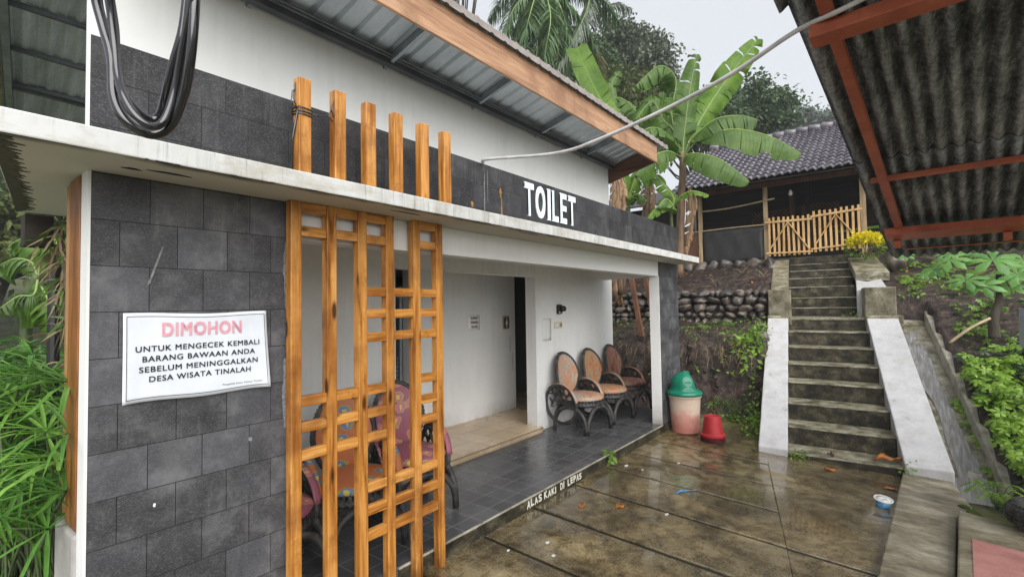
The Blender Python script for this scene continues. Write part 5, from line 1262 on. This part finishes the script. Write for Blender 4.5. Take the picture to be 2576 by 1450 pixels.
banana_leaf(A([(1717, 392, 0), (1695, 330, .2), (1668, 300, .2), (1640, 255, .1), (1600, 300, 0)]), .55, b1, 'banana_dk', 6, F1, .9, .5, .15)
banana_leaf(A([(1716, 390, 0), (1690, 290, .5), (1700, 200, .6), (1660, 165, .5), (1600, 215, .4)]), .50, b1, 'banana_dk', 7, (-.4, -.3, .9), .9, .9, .12)
banana_leaf(A([(1716, 394, 0), (1690, 345, -.4), (1640, 320, -.8), (1590, 350, -.9)]), .42, b1, 'banana_dk', 8, (-.3, -.3, .9), .8, .7, .12)
banana_leaf(A([(1716, 396, 0), (1680, 380, -.6), (1640, 395, -.9), (1600, 440, -1.0)]), .36, b1, 'banana_dk', 9, (-.3, -.3, .9), .25, .9, .2)
banana_leaf(A([(1716, 392, 0), (1706, 350, .3), (1690, 300, .5), (1683, 245, .5)]), .40, b1, 'banana', 10, F1, .4, .1, .15)
dry([at(1735, 475, D1-.1), at(1742, 530, D1-.15), at(1735, 590, D1-.1), at(1728, 640, D1-.1)], .24, b1, 11)
dry([at(1735, 470, D1), at(1750, 500, D1), at(1745, 545, D1)], .2, b1, 12)
D2 = 11.2
b2 = root('banana_plant', 'banana plant with one upright bright leaf above the eave end', 'banana plant', at(1622, 690, D2), 'banana plants on the bank')
A = lambda L: [at(x, y, D2+dd) for x, y, dd in L]
stem(A([(1606, 690, 0), (1615, 600, 0), (1628, 500, 0), (1634, 425, 0)]), .09, b2)
banana_leaf(A([(1634, 430, 0), (1590, 370, -.1), (1530, 280, -.2), (1495, 220, -.2), (1450, 122, -.2)]), .60, b2, 'banana', 21, F1, .12, .05, .18, True)
banana_leaf(A([(1634, 430, 0), (1620, 330, .2), (1600, 280, .3), (1560, 245, .3), (1530, 260, .2)]), .45, b2, 'banana_dk', 22, (-.4, -.3, .9), .9, .8, .15)
banana_leaf(A([(1634, 430, 0), (1640, 350, .2), (1660, 290, .3), (1670, 235, .3)]), .42, b2, 'banana', 23, F1, .4, .2, .15)
banana_leaf(A([(1634, 430, 0), (1600, 390, -.4), (1560, 370, -.6), (1530, 390, -.7)]), .40, b2, 'banana', 24, (-.4, -.3, .9), .8, .7, .12)
banana_leaf(A([(1634, 432, 0), (1660, 380, -.3), (1690, 365, -.5), (1725, 390, -.6)]), .40, b2, 'banana_dk', 25, (-.4, -.3, .9), .9, .7, .12)
banana_leaf(A([(1634, 432, 0), (1640, 380, .6), (1622, 300, .8), (1580, 255, .8)]), .5, b2, 'banana_dk', 26, F1, .6, .3, .15)
dry(A([(1640, 455, -.1), (1644, 500, -.1), (1640, 545, -.1)]), .25, b2, 27); dry(A([(1630, 450, -.1), (1622, 490, -.1), (1618, 520, -.1)]), .2, b2, 28)
A = lambda L: [at(x, y, D2+dd) for x, y, dd in L]
banana_leaf(A([(1634, 432, 0), (1585, 400, -.3), (1555, 330, -.4), (1530, 300, -.4), (1500, 330, -.5)]), .42, b2, 'banana', 61, (-.4, -.3, .9), .8, .8, .12)
banana_leaf(A([(1634, 432, 0), (1650, 330, 1.0), (1690, 250, 1.2), (1730, 230, 1.3), (1760, 270, 1.3)]), .46, b2, 'banana_dk', 62, (-.4, -.3, .9), .8, .8, .15)
banana_leaf(A([(1634, 432, 0), (1610, 400, .8), (1575, 330, 1.0), (1540, 220, 1.0), (1560, 180, 1.0)]), .46, b2, 'banana_dk', 63, F1, .8, .4, .15)
banana_leaf(A([(1634, 434, 0), (1625, 420, -.5), (1600, 445, -.8), (1580, 500, -.9)]), .36, b2, 'banana', 64, (-.4, -.3, .9), .8, .7, .1)
D3 = 9.4
b3 = root('banana_plant', 'dry brown banana stem with hanging dead leaves at the corner of the white wall', 'banana plant', at(1556, 690, D3), 'banana plants on the bank')
stem([at(1562, 740, D3), at(1556, 600, D3), at(1552, 450, D3)], .07, b3)
for k, (x, w) in enumerate(((1545, .2), (1556, .22), (1566, .2), (1550, .2))): dry([at(x-3, 445, D3-.1), at(x+4, 480, D3-.15), at(x-4+k, 530+8*k, D3-.1)], w, b3, 30+k)
dry([at(1572, 690, D3), at(1560, 730, D3-.05), at(1568, 770, D3)], .2, b3, 37); dry([at(1552, 690, D3), at(1550, 730, D3-.05), at(1556, 765, D3)], .2, b3, 38)
D4 = 10.0
b4 = root('banana_plant', 'small young banana plant just above the right end of the dark parapet', 'banana plant', at(1692, 640, D4), 'banana plants on the bank')
A = lambda L: [at(x, y, D4+dd) for x, y, dd in L]
stem(A([(1694, 640, 0), (1690, 570, 0), (1688, 530, 0)]), .035, b4, 'stemg')
banana_leaf(A([(1688, 535, 0), (1695, 500, 0), (1670, 465, 0), (1645, 440, .1), (1625, 470, .1)]), .32, b4, 'banana', 41, (-.6, -.4, .6), .2, .3, .15)
banana_leaf(A([(1689, 535, 0), (1705, 500, -.2), (1740, 480, -.4), (1783, 490, -.5)]), .24, b4, 'banana', 42, (-.4, -.3, .9), .1, .4, .15)
banana_leaf(A([(1688, 537, 0), (1675, 520, -.2), (1650, 525, -.4), (1630, 550, -.5)]), .22, b4, 'banana', 43, (-.4, -.3, .9), .1, .5, .15)
banana_leaf(A([(1688, 540, 0), (1694, 520, -.3), (1676, 500, -.4), (1655, 520, -.5)]), .24, b4, 'banana_dk', 44, (-.5, -.4, .8), .2, .4, .1)
D5 = 10.4
b5 = root('banana_plant', 'young banana plant between the white wall corner and the brown stems', 'banana plant', at(1586, 620, D5), 'banana plants on the bank')
A = lambda L: [at(x, y, D5+dd) for x, y, dd in L]
stem(A([(1584, 640, 0), (1583, 560, 0), (1582, 515, 0)]), .04, b5, 'stemg')
banana_leaf(A([(1582, 520, 0), (1577, 480, 0), (1568, 440, 0), (1556, 405, 0)]), .30, b5, 'banana', 51, F1, .2, .2, .1)
banana_leaf(A([(1582, 520, 0), (1590, 480, 0), (1600, 450, .1), (1615, 425, .1)]), .30, b5, 'banana', 52, F1, .2, .2, .1)
banana_leaf(A([(1582, 522, 0), (1592, 495, -.2), (1608, 488, -.3), (1628, 505, -.4)]), .26, b5, 'banana_dk', 53, (-.4, -.3, .9), .5, .5, .1)
banana_leaf(A([(1582, 522, 0), (1572, 495, -.2), (1560, 490, -.3), (1545, 505, -.4)]), .24, b5, 'banana', 54, (-.4, -.3, .9), .5, .5, .1)

# yellow croton
cr = root('croton_bush', 'round bush of bright yellow leaves at the top of the stairs', 'bush', (11.7, .40, 2.46))
n = 900; u = unit(nr.normal(size=(n, 3))); u[:, 2] = np.abs(u[:, 2])*1.0-.25; cP = np.array([11.65, .405, 2.72])+u*np.array([.30, .30, .25])*(.45+.55*nr.random((n, 1)))
D = unit(u*.9+nr.normal(size=(n, 3))*.5+np.array([0, 0, .4])); V, F = leaf_cards(cP, .06+.07*nr.random(n), .022+.012*nr.random(n), D, None, .2, .2); npmesh('foliage', V, F, C['croton'], cr)
n = 160; u = unit(nr.normal(size=(n, 3))); cP = np.array([11.65, .405, 2.62])+u*np.array([.28, .28, .16]); V, F = leaf_cards(cP, .10, .03, unit(u+np.array([0, 0, .2]))); npmesh('lower_foliage', V, F, C['weed'], cr)
mb = MB()
for k in range(7): mb.tube([(11.66, .40, 2.4), (11.65+.2*math.cos(k), .40+.2*math.sin(k), 2.72)], .008, 5)
mb.build('stem', C['stembr'], cr)

# pebbles and clods on the bank
bm = bmesh.new(); rp_ = random.Random(9)
for k in range(260):
    x, y = (rp_.uniform(7.7, 8.4), rp_.uniform(1.5, 4.6)) if k % 2 else (rp_.uniform(8.3, 12), rp_.uniform(1.7, 5))
    if k % 9 == 0: x, y = xy(rp_.uniform(3.3, 5.5), rp_.uniform(1.6, 4))
    r_ = rp_.uniform(.012, .035); bmesh.ops.create_icosphere(bm, subdivisions=1, radius=r_, matrix=Matrix.Translation((x, y, terrain(x, y)+r_*.2)) @ Matrix.Rotation(k, 4, 'X') @ Matrix.Diagonal((1, 1.3, .7, 1)))
me = bpy.data.meshes.new('pebbles'); bm.to_mesh(me); bm.free(); me.materials.append(C['soil']); me.materials.append(C['rock']); me.polygons.foreach_set('material_index', [(i//20) % 3 == 0 for i in range(len(me.polygons))])
tag(bpy.data.objects.new('pebbles', me), kind='stuff'); COL.objects.link(bpy.data.objects['pebbles'])
# roots hanging out of the bank
P = np.array([(8.0+.12*nr.random(), y, .75+.25*nr.random()) for y in 1.7+2.6*nr.random(150)]); V, F = leaf_cards(P, .10+.22*nr.random(150), .006, unit(nr.normal(size=(150, 3))*.5+np.array([-.35, 0, -.9])), None, .1, .3); tag(npmesh('roots', V, F, C['straw']), kind='stuff')
# palmate leaves
def palmate(P, rad, nrm, lobes, head, wl=.2, cup=.15, seed=0):
    "star-shaped leaves with separate pointed lobes"
    r_ = np.random.default_rng(seed); V = []; F = []
    for p, r, n, h in zip(P, rad, nrm, head):
        n = Vector(n).normalized(); a0 = h; x = n.cross(Vector((0, 0, 1)))
        if x.length < .05: x = Vector((1, 0, 0))
        x.normalize(); y = n.cross(x)
        for k in range(lobes):
            sp_ = (k-(lobes-1)/2)/(lobes-1)*R(290); a = a0+sp_; ln = r*(1-.28*abs(sp_)/R(145))*(.9+.2*r_.random())
            d = x*math.cos(a)+y*math.sin(a); s = n.cross(d); b = Vector(p); o = len(V)
            w = r*wl
            V += [b, b+d*ln*.35-s*w*.62+n*ln*.03, b+d*ln*.36+n*ln*.075, b+d*ln*.35+s*w*.62+n*ln*.03, b+d*ln*.68-s*w-n*ln*cup*.35, b+d*ln*.68+n*ln*(.05-cup*.3), b+d*ln*.68+s*w-n*ln*cup*.35, b+d*ln-n*ln*cup]
            F += [(o, o+2, o+1, o+1), (o, o+3, o+2, o+2), (o+1, o+2, o+5, o+4), (o+2, o+3, o+6, o+5), (o+4, o+5, o+7, o+7), (o+5, o+6, o+7, o+7)]
    return V, F
def tomesh(name, V, F, mat, parent=None, smooth_=True):
    mb = MB(); mb.v = [tuple(v) for v in V]; mb.f = [tuple(dict.fromkeys(f)) for f in F]; return mb.build(name, mat, parent, smooth_)
cv = root('cassava_plant', 'cassava plant with big star shaped leaves on a crooked trunk at the right', 'plant', at(2505, 850, 6.1))
tp = at(2512, 690, 6.1)
mb = MB(); mb.tube(smooth([at(2502, 850, 6.1), at(2500, 800, 6.1), at(2514, 750, 6.1), tp, at(2500, 640, 6.15)], 5), [.062-.0022*i for i in range(21)], 10); mb.build('trunk', C['bark'], cv, True)
LV = [(2497, 655, 5.4, .32, -.3), (2388, 655, 5.6, .25, -.9), (2277, 643, 5.9, .14, -.6), (2350, 680, 5.8, .2, -1.2), (2430, 705, 5.9, .25, -.5), (2470, 720, 5.8, .26, -.2), (2560, 690, 5.9, .27, .5), (2330, 690, 6.1, .16, -.7), (2575, 655, 6.0, .25, .7), (2530, 700, 6.2, .25, .2), (2540, 720, 6.0, .22, .4), (2380, 640, 6.4, .18, -.4), ]
for k, (x, y, d, r, h) in enumerate(LV):
    p = at(x, y, d); toward = (CAMP-p).normalized()
    n = Vector((toward.x*.75, toward.y*.75, .95 if k < 2 else .85))+Vector((rnd.uniform(-.25, .25), rnd.uniform(-.25, .25), 0))
    V, F = palmate([p], [r], [n], 7, [R(-90)+h*.6], .165, .22, k)
    tomesh('leaf', V, F, C['cassava'], cv)
mb = MB()
for x, y, d, r, h in LV: p = at(x, y, d); mb.tube(smooth([tp+Vector((0, 0, .1)), (tp+p)/2+Vector((0, 0, .06)), p], 4), .006, 5)
mb.build('leaf_stalk', C['stembr'], cv, True)

def on_slope(s, n): x, y = xy(s, n); return x, y, terrain(x, y)
def scatter_palm(name, cnt, srange, nrange, hrange, rr, mat, seed, keep=None):
    r_ = np.random.default_rng(seed); P = []; Rr = []; Nn = []; Hh = []
    while len(P) < cnt:
        s = r_.uniform(*srange); n = r_.uniform(*nrange)
        if keep and not keep(s, n): continue
        x, y, z = on_slope(s, n); P.append((x, y, z+r_.uniform(*hrange))); Rr.append(r_.uniform(*rr)); Nn.append((-.35+r_.normal()*.45, .1+r_.normal()*.45, 1)); Hh.append(r_.uniform(0, 6.28))
    V, F = palmate(P, Rr, Nn, 5, Hh, .24, .18, seed); return tag(tomesh(name, V, F, mat), kind='stuff')
clump = lambda s, n: fnoise(s*1.3+3, n*1.7) > -.35
scatter_palm('vine_ground_cover', 600, (-.45, 1.75), (1.86, 3.6), (.06, .34), (.055, .11), C['vine'], 3, lambda s, n: clump(s, n) and n > 1.93+.18*abs(s-.7)*(s > .7))
scatter_palm('vine_undergrowth', 900, (-.5, 1.9), (1.9, 3.8), (.0, .12), (.06, .11), C['tree2'], 23)
scatter_palm('vine_ground_cover', 330, (-.2, 1.5), (1.74, 2.12), (.08, .30), (.06, .10), C['vine'], 4, lambda s, n: fnoise(s*2.4, 3) > -.1)
scatter_palm('vine_ground_cover', 700, (1.3, 3.1), (2.0, 4.4), (.02, .16), (.035, .07), C['weed'], 5, lambda s, n: fnoise(s*1.9+1, n*2.2) > .05)
scatter_palm('vine_ground_cover', 260, (-1.0, .5), (2.1, 3.6), (.02, .2), (.05, .09), C['vine'], 9)
scatter_palm('vine_ground_cover', 380, (3.3, 5.6), (1.6, 4.5), (.02, .14), (.04, .09), C['weed'], 27, lambda s, n: fnoise(s*1.7, n*2) > .1)
def tufts(name, pts, mat, blades, ln, seed, spread=.05, wd=.006):
    r_ = np.random.default_rng(seed); P = []; D = []
    for p in pts:
        for k in range(blades): P.append(np.array(p)+r_.normal(size=3)*np.array([spread, spread, .01])); D.append(r_.normal(size=3)*.42+np.array([0, 0, 1]))
    P = np.array(P); D = unit(np.array(D)); V, F = leaf_cards(P, ln*(.5+r_.random(len(P))), wd*(.7+.6*r_.random(len(P))), D, None, .1, .35); return tag(npmesh(name, V, F, mat), kind='stuff')
def weeds(name, pts, mat, k, size, seed, sx=.08, sz=.06):
    r_ = np.random.default_rng(seed); P = np.concatenate([np.array(p)+r_.normal(size=(k, 3))*np.array([sx, sx, sz]) for p in pts]); P[:, 2] += .02
    D = unit(r_.normal(size=P.shape)+np.array([-.4, -.1, .1])); V, F = leaf_cards(P, size*(.6+.8*r_.random(len(P))), size*.62*(.7+.6*r_.random(len(P))), D, unit(r_.normal(size=P.shape)*.5+np.array([-.5, -.2, 1])), .12, .15)
    return tag(npmesh(name, V, F, mat), kind='stuff')
def gp(x, y, dz=0): return (x, y, max(terrain(x, y), -.17)+dz)
r3 = np.random.default_rng(8)
# the green column of weeds against the left ramp, the grass at the bank's foot, tufts on the shelf and bank face
weeds('weeds', [gp(*xy(.55+1.9*t+r3.uniform(-.1, .1), -.36-.10*r3.random()), .05+.30*math.sin(3*t)**2*r3.random()) for t in np.linspace(0, 1, 26)], C['weed'], 16, .055, 1, .055, .09)
weeds('weeds', [gp(8.0+.25*r3.random(), 1.62+.35*r3.random(), .05) for _ in range(16)], C['vine'], 12, .085, 2, .06, .10)
weeds('weeds', [gp(r3.uniform(8.2, 9.35), r3.uniform(1.7, 2.9), .02) for _ in range(42)], C['weed'], 8, .04, 3, .06, .03)
weeds('weeds', [gp(r3.uniform(8.2, 9.3), r3.uniform(2.9, 4.5), .02) for _ in range(24)], C['weed'], 7, .045, 13, .07, .03)
weeds('weeds', [gp(r3.uniform(7.62, 7.9), r3.uniform(1.4, 2.35), .03) for _ in range(26)], C['weed'], 12, .045, 4, .07, .05)
weeds('weeds', [(lerp([(0, 7.98), (1, 8.16)], t)-.05, r3.uniform(1.7, 3.6), .35+.55*t) for t in r3.random(15)], C['vine'], 3, .06, 5, .04, .05)
tufts('grass', [gp(r3.uniform(7.6, 7.95), r3.uniform(1.65, 2.2)) for _ in range(34)], C['grass'], 12, .20, 6, .04, .008)
tufts('grass', [gp(r3.uniform(8.15, 9.3), r3.uniform(1.65, 3.4)) for _ in range(46)], C['grass'], 10, .11, 7, .05, .005)
tufts('dry_grass', [gp(8.15, r3.uniform(1.8, 2.6), -.05) for _ in range(16)], C['straw'], 14, .22, 8, .06, .004)
tufts('dry_grass', [gp(10.4, 1.95), gp(10.2, 2.75), gp(10.8, 2.4), gp(7.7, 2.15, .05)], C['straw'], 12, .35, 18, .04, .006)
weeds('weeds', [gp(*xy(r3.uniform(2.9, 5.2), r3.uniform(1.55, 3.3)), .02) for _ in range(46)], C['weed'], 9, .055, 9, .09, .035)
weeds('weeds', [gp(*xy(3.2+.15*r3.random(), 1.5+.35*r3.random()), .0) for _ in range(10)], C['weed'], 12, .05, 19, .06, .04)
weeds('weeds', [(*xy(-.06, .05+.03*k), -.16) for k in range(4)]+[(*xy(-.05, 1.04), -.15), (*xy(-.02, 1.1), -.12)], C['weed'], 10, .045, 10, .04, .03)
weeds('weeds', [(4.80, 2.44, -.06), (4.78, 2.445, .0)], C['weed'], 10, .07, 11, .025, .04)
weeds('weeds', [(*xy(3.15, .95), 1.37), (*xy(3.1, .8), 1.36)], C['weed'], 9, .04, 12, .04, .02)
weeds('fallen_leaves', [gp(*xy(r3.uniform(3.3, 5.6), r3.uniform(1.5, 3.2)), .0) for _ in range(14)]+[gp(r3.uniform(9.9, 11.8), r3.uniform(1.9, 5), .0) for _ in range(20)], C['deadleaf'], 2, .05, 15, .1, .005)
mb = MB(); mb.prism([xy(3.17, 1.93), xy(3.17, 3.6), xy(3.25, 3.6), xy(3.25, 1.93)], 1.47, 1.1); o = mb.build('garden_kerb', C['kerb'], None, False, .01); centre(o); tag(o, 'low concrete kerb crossing the garden level with the top of the drain kerb', 'kerb')
mb = MB(); mb.tube(smooth([at(2388, 862, 6.0), at(2440, 825, 5.9), at(2490, 800, 5.9)], 5), .016, 8); o = mb.build('fallen_stick', C['bamboo'], None, True); centre(o); tag(o, 'pale bare stick lying across the garden bed below the cassava', 'stick')
# fern, moss, tyre by the walkway
fe = root('fern', 'small green fern at the lower end of the drain beside the walkway', 'fern', (5.72, -.62, -.15))
for k in range(9):
    a = k*.75+.3; Ln = .22+.06*math.sin(k*3); mb = MB(); S = smooth([(5.72, -.62, -.15), (5.72+.5*Ln*math.cos(a), -.62+.5*Ln*math.sin(a), .02+.02*math.sin(k)), (5.72+Ln*math.cos(a), -.62+Ln*math.sin(a), -.02)], 7); mb.tube(S, .003, 5); fr_ = mb.build('frond', C['stemg'], fe, True)
    P = []; D = []; L_ = []
    for i in range(2, len(S)):
        T = (S[i]-S[i-1]).normalized(); sd_ = T.cross(Vector((0, 0, 1))).normalized()
        for sg in (-1, 1): P.append(S[i]); D.append(sd_*sg+T*.5); L_.append(.075*math.sin(math.pi*(i/len(S))*.9+.25))
    V, F = leaf_cards(np.array(P), np.array(L_), .018, unit(np.array(D)), np.tile([0, 0, 1.0], (len(P), 1)), .1, .2); npmesh('leaflets', V, F, C['vine'], fr_)
mb = MB()
for cx, cy, s in ((5.66, -.47, .05), (5.78, -.42, .04), (5.60, -.42, .03)):
    o = boulder(s*1.4, s, s*.35, int(cx*100)).build('moss_cushion', C['moss'], None, True); o.location = (cx, cy, zc(cx, cy)+.06); tag(o, 'small cushion of green moss on the walkway edge', 'moss', 'moss cushions on the walkway edge')
ty = root('old_tyre', 'old black ribbed tyre lying among the plants at the right edge', 'tyre', (5.30, -.86, -.12))
mb = MB(); mb.lathe([(.17+.075*math.cos(a)*1.0, .10+.085*math.sin(a)) for a in np.linspace(0, 2*math.pi, 17)], 48, cap=False); mb.build('tread', C['rubber'], ty, True, local=True)
mb = MB()
for k in range(40):
    for j in range(5):
        a = 2*math.pi*(k+.5*(j % 2))/40; e = -.5+j*.42; rr = .17+.078*math.cos(e); z = .10+.088*math.sin(e); c, s = math.cos(a), math.sin(a)
        mb.bar((rr*c-.010*s, rr*s+.010*c, z), (rr*c+.010*s, rr*s-.010*c, z), .02, .010, (c*math.cos(e), s*math.cos(e), math.sin(e)))
tag(mb.build('tread_block', C['rubber'], ty, False, local=True), kind='stuff')
gpn = root('metal_panel', 'grey metal panel on a stake at the far right among the plants', 'panel', at(2582, 880, 5.6))
mb = MB(); q = [at(2563, 772, 5.6), at(2625, 800, 5.4), at(2625, 905, 5.4), at(2565, 868, 5.6)]; mb.add(q, [(0, 1, 2, 3)]); mb.build('plate', C['steel'], gpn, False, 0, False, .006)
mb = MB(); mb.bar(at(2585, 870, 5.56), at(2585, 960, 5.56), .03, .03, (1, 0, 0)); mb.build('stake', C['steel_dk'], gpn)

# umbrella plants at the left end
def umbrella_plant(label, bx, by, bz, heads, seed, mats=('umb', 'umb_lt'), leaf=(.20, .34), wd=.017):
    r_ = np.random.default_rng(seed); t = root('umbrella_plant', label, 'plant', (bx, by, bz), 'umbrella plants at the left end')
    ms = MB(); VV = {m: ([], [], []) for m in mats}
    for hx, hy, hz in heads:
        h = Vector((hx, hy, hz)); b = Vector((bx+r_.uniform(-.16, .16), by+r_.uniform(-.16, .16), bz)); mid = (b+h)/2+Vector(((hx-b.x)*-.12, (hy-b.y)*-.12, .12))
        ms.tube(smooth([b, mid, h], 5), .006, 5, cap=False)
        n = r_.integers(12, 19); m = mats[0] if r_.random() < .72 else mats[1]; tilt = Vector(((hx-b.x)*.5+r_.normal()*.15, (hy-b.y)*.5+r_.normal()*.15, 1)).normalized()
        x = tilt.cross(Vector((0, 1, .1))).normalized(); y = tilt.cross(x)
        for k in range(n):
            a = 6.283*k/n+r_.normal()*.12; d = x*math.cos(a)+y*math.sin(a)+tilt*r_.uniform(-.05, .45); d.normalize(); L_ = r_.uniform(*leaf)
            tp_ = h+d*L_
            if tp_.x > .485 and min(tp_.y, h.y) < 2.63: continue
            VV[m][0].append(h); VV[m][1].append(d); VV[m][2].append(L_)
    ms.build('stem', C['stemg'], t, True)
    for m, (P, D, L) in VV.items():
        if not P: continue
        P = np.array(P); D = np.array(D); L = np.array(L).reshape(-1, 1); n = len(P); S = unit(np.cross(D, [0, 0, 1.0])); w = wd*(.7+.5*r_.random((n, 1))); g0 = np.array([0, 0, -1.0]); Nn = np.cross(S, D)
        rows = []
        for q, ww, dr in ((0.02, .35, 0), (.35, 1, .02), (.7, .85, .12), (1, .05, .30)):
            c = P+D*L*q+g0*L*dr*(.6+.8*r_.random((n, 1))); rows += [c-S*w*.5*ww+Nn*w*.12, c-Nn*w*.10*ww, c+S*w*.5*ww+Nn*w*.12]
        V = np.stack(rows, 1).reshape(-1, 3); o = (np.arange(n)*12).reshape(-1, 1)
        F = np.concatenate([o+np.array([[a, a+1, a+4, a+3]]) for a in (0, 1, 3, 4, 6, 7)], 0); npmesh('foliage', V, F, C[m], t, smooth=True)
    return t
r4 = random.Random(3)
def heads(cnt, xr, yr, dr):
    return [at(r4.uniform(*xr), r4.uniform(*yr), r4.uniform(*dr)) for _ in range(cnt)]
base = at(75, 1480, 2.3)
umbrella_plant('umbrella plant with long bright ribbon leaves nearest the white pillar edge', base.x, base.y, -.1, [at(165, 1235, 1.975), at(172, 1090, 2.02), at(150, 1160, 2.02), at(120, 1330, 1.97), at(178, 960, 2.08), at(135, 1255, 2.25), at(50, 1235, 2.1), at(185, 1100, 2.45), at(0, 1300, 2.0), at(100, 1150, 2.3), at(150, 1030, 2.5)]+heads(14, (-60, 140), (1060, 1330), (2.15, 2.5)), 1, ('umb_lt', 'umb'), (.20, .36), .019)
base = at(30, 1380, 2.9)
umbrella_plant('tall dense umbrella plant clump behind the nearest one, left of the orange screen', base.x, base.y, -.1, [at(105, 935, 2.7), at(60, 1000, 2.7)]+heads(80, (-80, 130), (900, 1320), (2.5, 3.2)), 2, ('umb', 'umb_lt'), (.18, .32), .016)
base = at(10, 1300, 3.7)
umbrella_plant('far dark umbrella plant clump at the left edge of the picture', base.x, base.y, -.1, heads(60, (-80, 140), (860, 1230), (3.3, 4.0)), 3, ('umb', 'umb'), (.2, .36), .024)
dp = root('dry_plant', 'withered hanging plant caught on the orange screen below the slab', 'plant', at(150, 640, 2.9))
P = []; D = []
for x, y in ((150, 590), (160, 650), (140, 620), (165, 740), (168, 800), (160, 830), (170, 900), (150, 560), (120, 600), (165, 700)):
    for k in range(9): P.append(at(x+r4.uniform(-10, 10), y+r4.uniform(-10, 10), 2.85)); D.append(Vector((r4.gauss(-.3, .5), r4.gauss(0, .4), r4.gauss(-.7, .4))).normalized())
V, F = leaf_cards(np.array(P), .10+.10*nr.random(len(P)), .014, np.array(D), None, .2, .3); npmesh('withered_foliage', V, F, C['straw'], dp)
P2 = [p+Vector((.02, 0, .02)) for p in P[::2]]; V, F = leaf_cards(np.array(P2), .16, .02, unit(nr.normal(size=(len(P2), 3))+np.array([-.5, 0, -.2])), None, .2, .4); npmesh('green_foliage', V, F, C['umb'], dp)
mb = MB(); mb.tube(smooth([at(168, 960, 2.8), at(165, 800, 2.8), at(160, 620, 2.85), at(140, 545, 2.9)], 5), .008, 6); mb.build('stem', C['stembr'], dp, True)
# far left greenery
tree('garden_tree', 'larger tree on the slope far left, mostly hidden by the slab', (-2.5, 20, 1.2), 6, (-2.5, 20, 5.0), (3.2, 3.2, 3.0), C['tree2'], 70, 110, .30, .18, 41)
tree('garden_tree', 'low bushy tree on the slope left of the building, behind the banana', (3.6, 19, 1.2), 4, (3.0, 19, 3.6), (2.8, 2.6, 2.2), C['tree3'], 60, 100, .28, .12, 42)
weeds('weeds', [(nr.uniform(-6, .3), nr.uniform(4.5, 14), -.1+max(0, 0)) for _ in range(130)], C['weed'], 16, .16, 33, .35, .12)
tree('garden_tree', 'green leafy trees beyond the left end of the slab', (1.2, 16, 1.0), 6, at(20, 620, 14), (2.6, 2.6, 2.8), C['tree2'], 60, 90, .28, .14, 31)
bq = at(70, 700, 7)
b6 = root('banana_plant', 'banana plant with drooping pale leaves far left beyond the umbrella plants', 'banana plant', (bq.x, bq.y, .2))
stem([(bq.x, bq.y, .2), (bq.x, bq.y, 1.6), at(95, 690, 7)], .07, b6, 'stemg')
for k, L in enumerate(([(95, 700, 7), (80, 660, 7), (40, 650, 7), (0, 665, 7)], [(95, 700, 7), (110, 640, 7), (135, 600, 7), (150, 640, 6.9)], [(95, 700, 7), (85, 740, 6.8), (45, 745, 6.7), (0, 775, 6.6)], [(95, 710, 7), (115, 740, 6.9), (130, 790, 6.8), (128, 850, 6.8)], [(95, 700, 7), (100, 640, 7.2), (60, 600, 7.3), (20, 620, 7.3)])):
    banana_leaf([at(*p) for p in L], .45, b6, 'banana_dk' if k % 2 == 0 else 'banana', 70+k, (-.2, -.6, .75), .7, .6, .1)

# ------------------------------------------------------------------ rain mist
mb = MB(); mb.box(-29, 119, -59, 119, -3, 40); hz = mb.build('haze', bpy.data.materials.new('rain_mist')); tag(hz, kind='stuff')
hm = hz.data.materials[0]; hm.use_nodes = True; ht = hm.node_tree; ht.nodes.clear(); ho = ht.nodes.new('ShaderNodeOutputMaterial'); hv = ht.nodes.new('ShaderNodeVolumePrincipled')
hv.inputs['Color'].default_value = (.92, .95, .98, 1); hv.inputs['Density'].default_value = .0016; ht.links.new(hv.outputs[0], ho.inputs['Volume'])
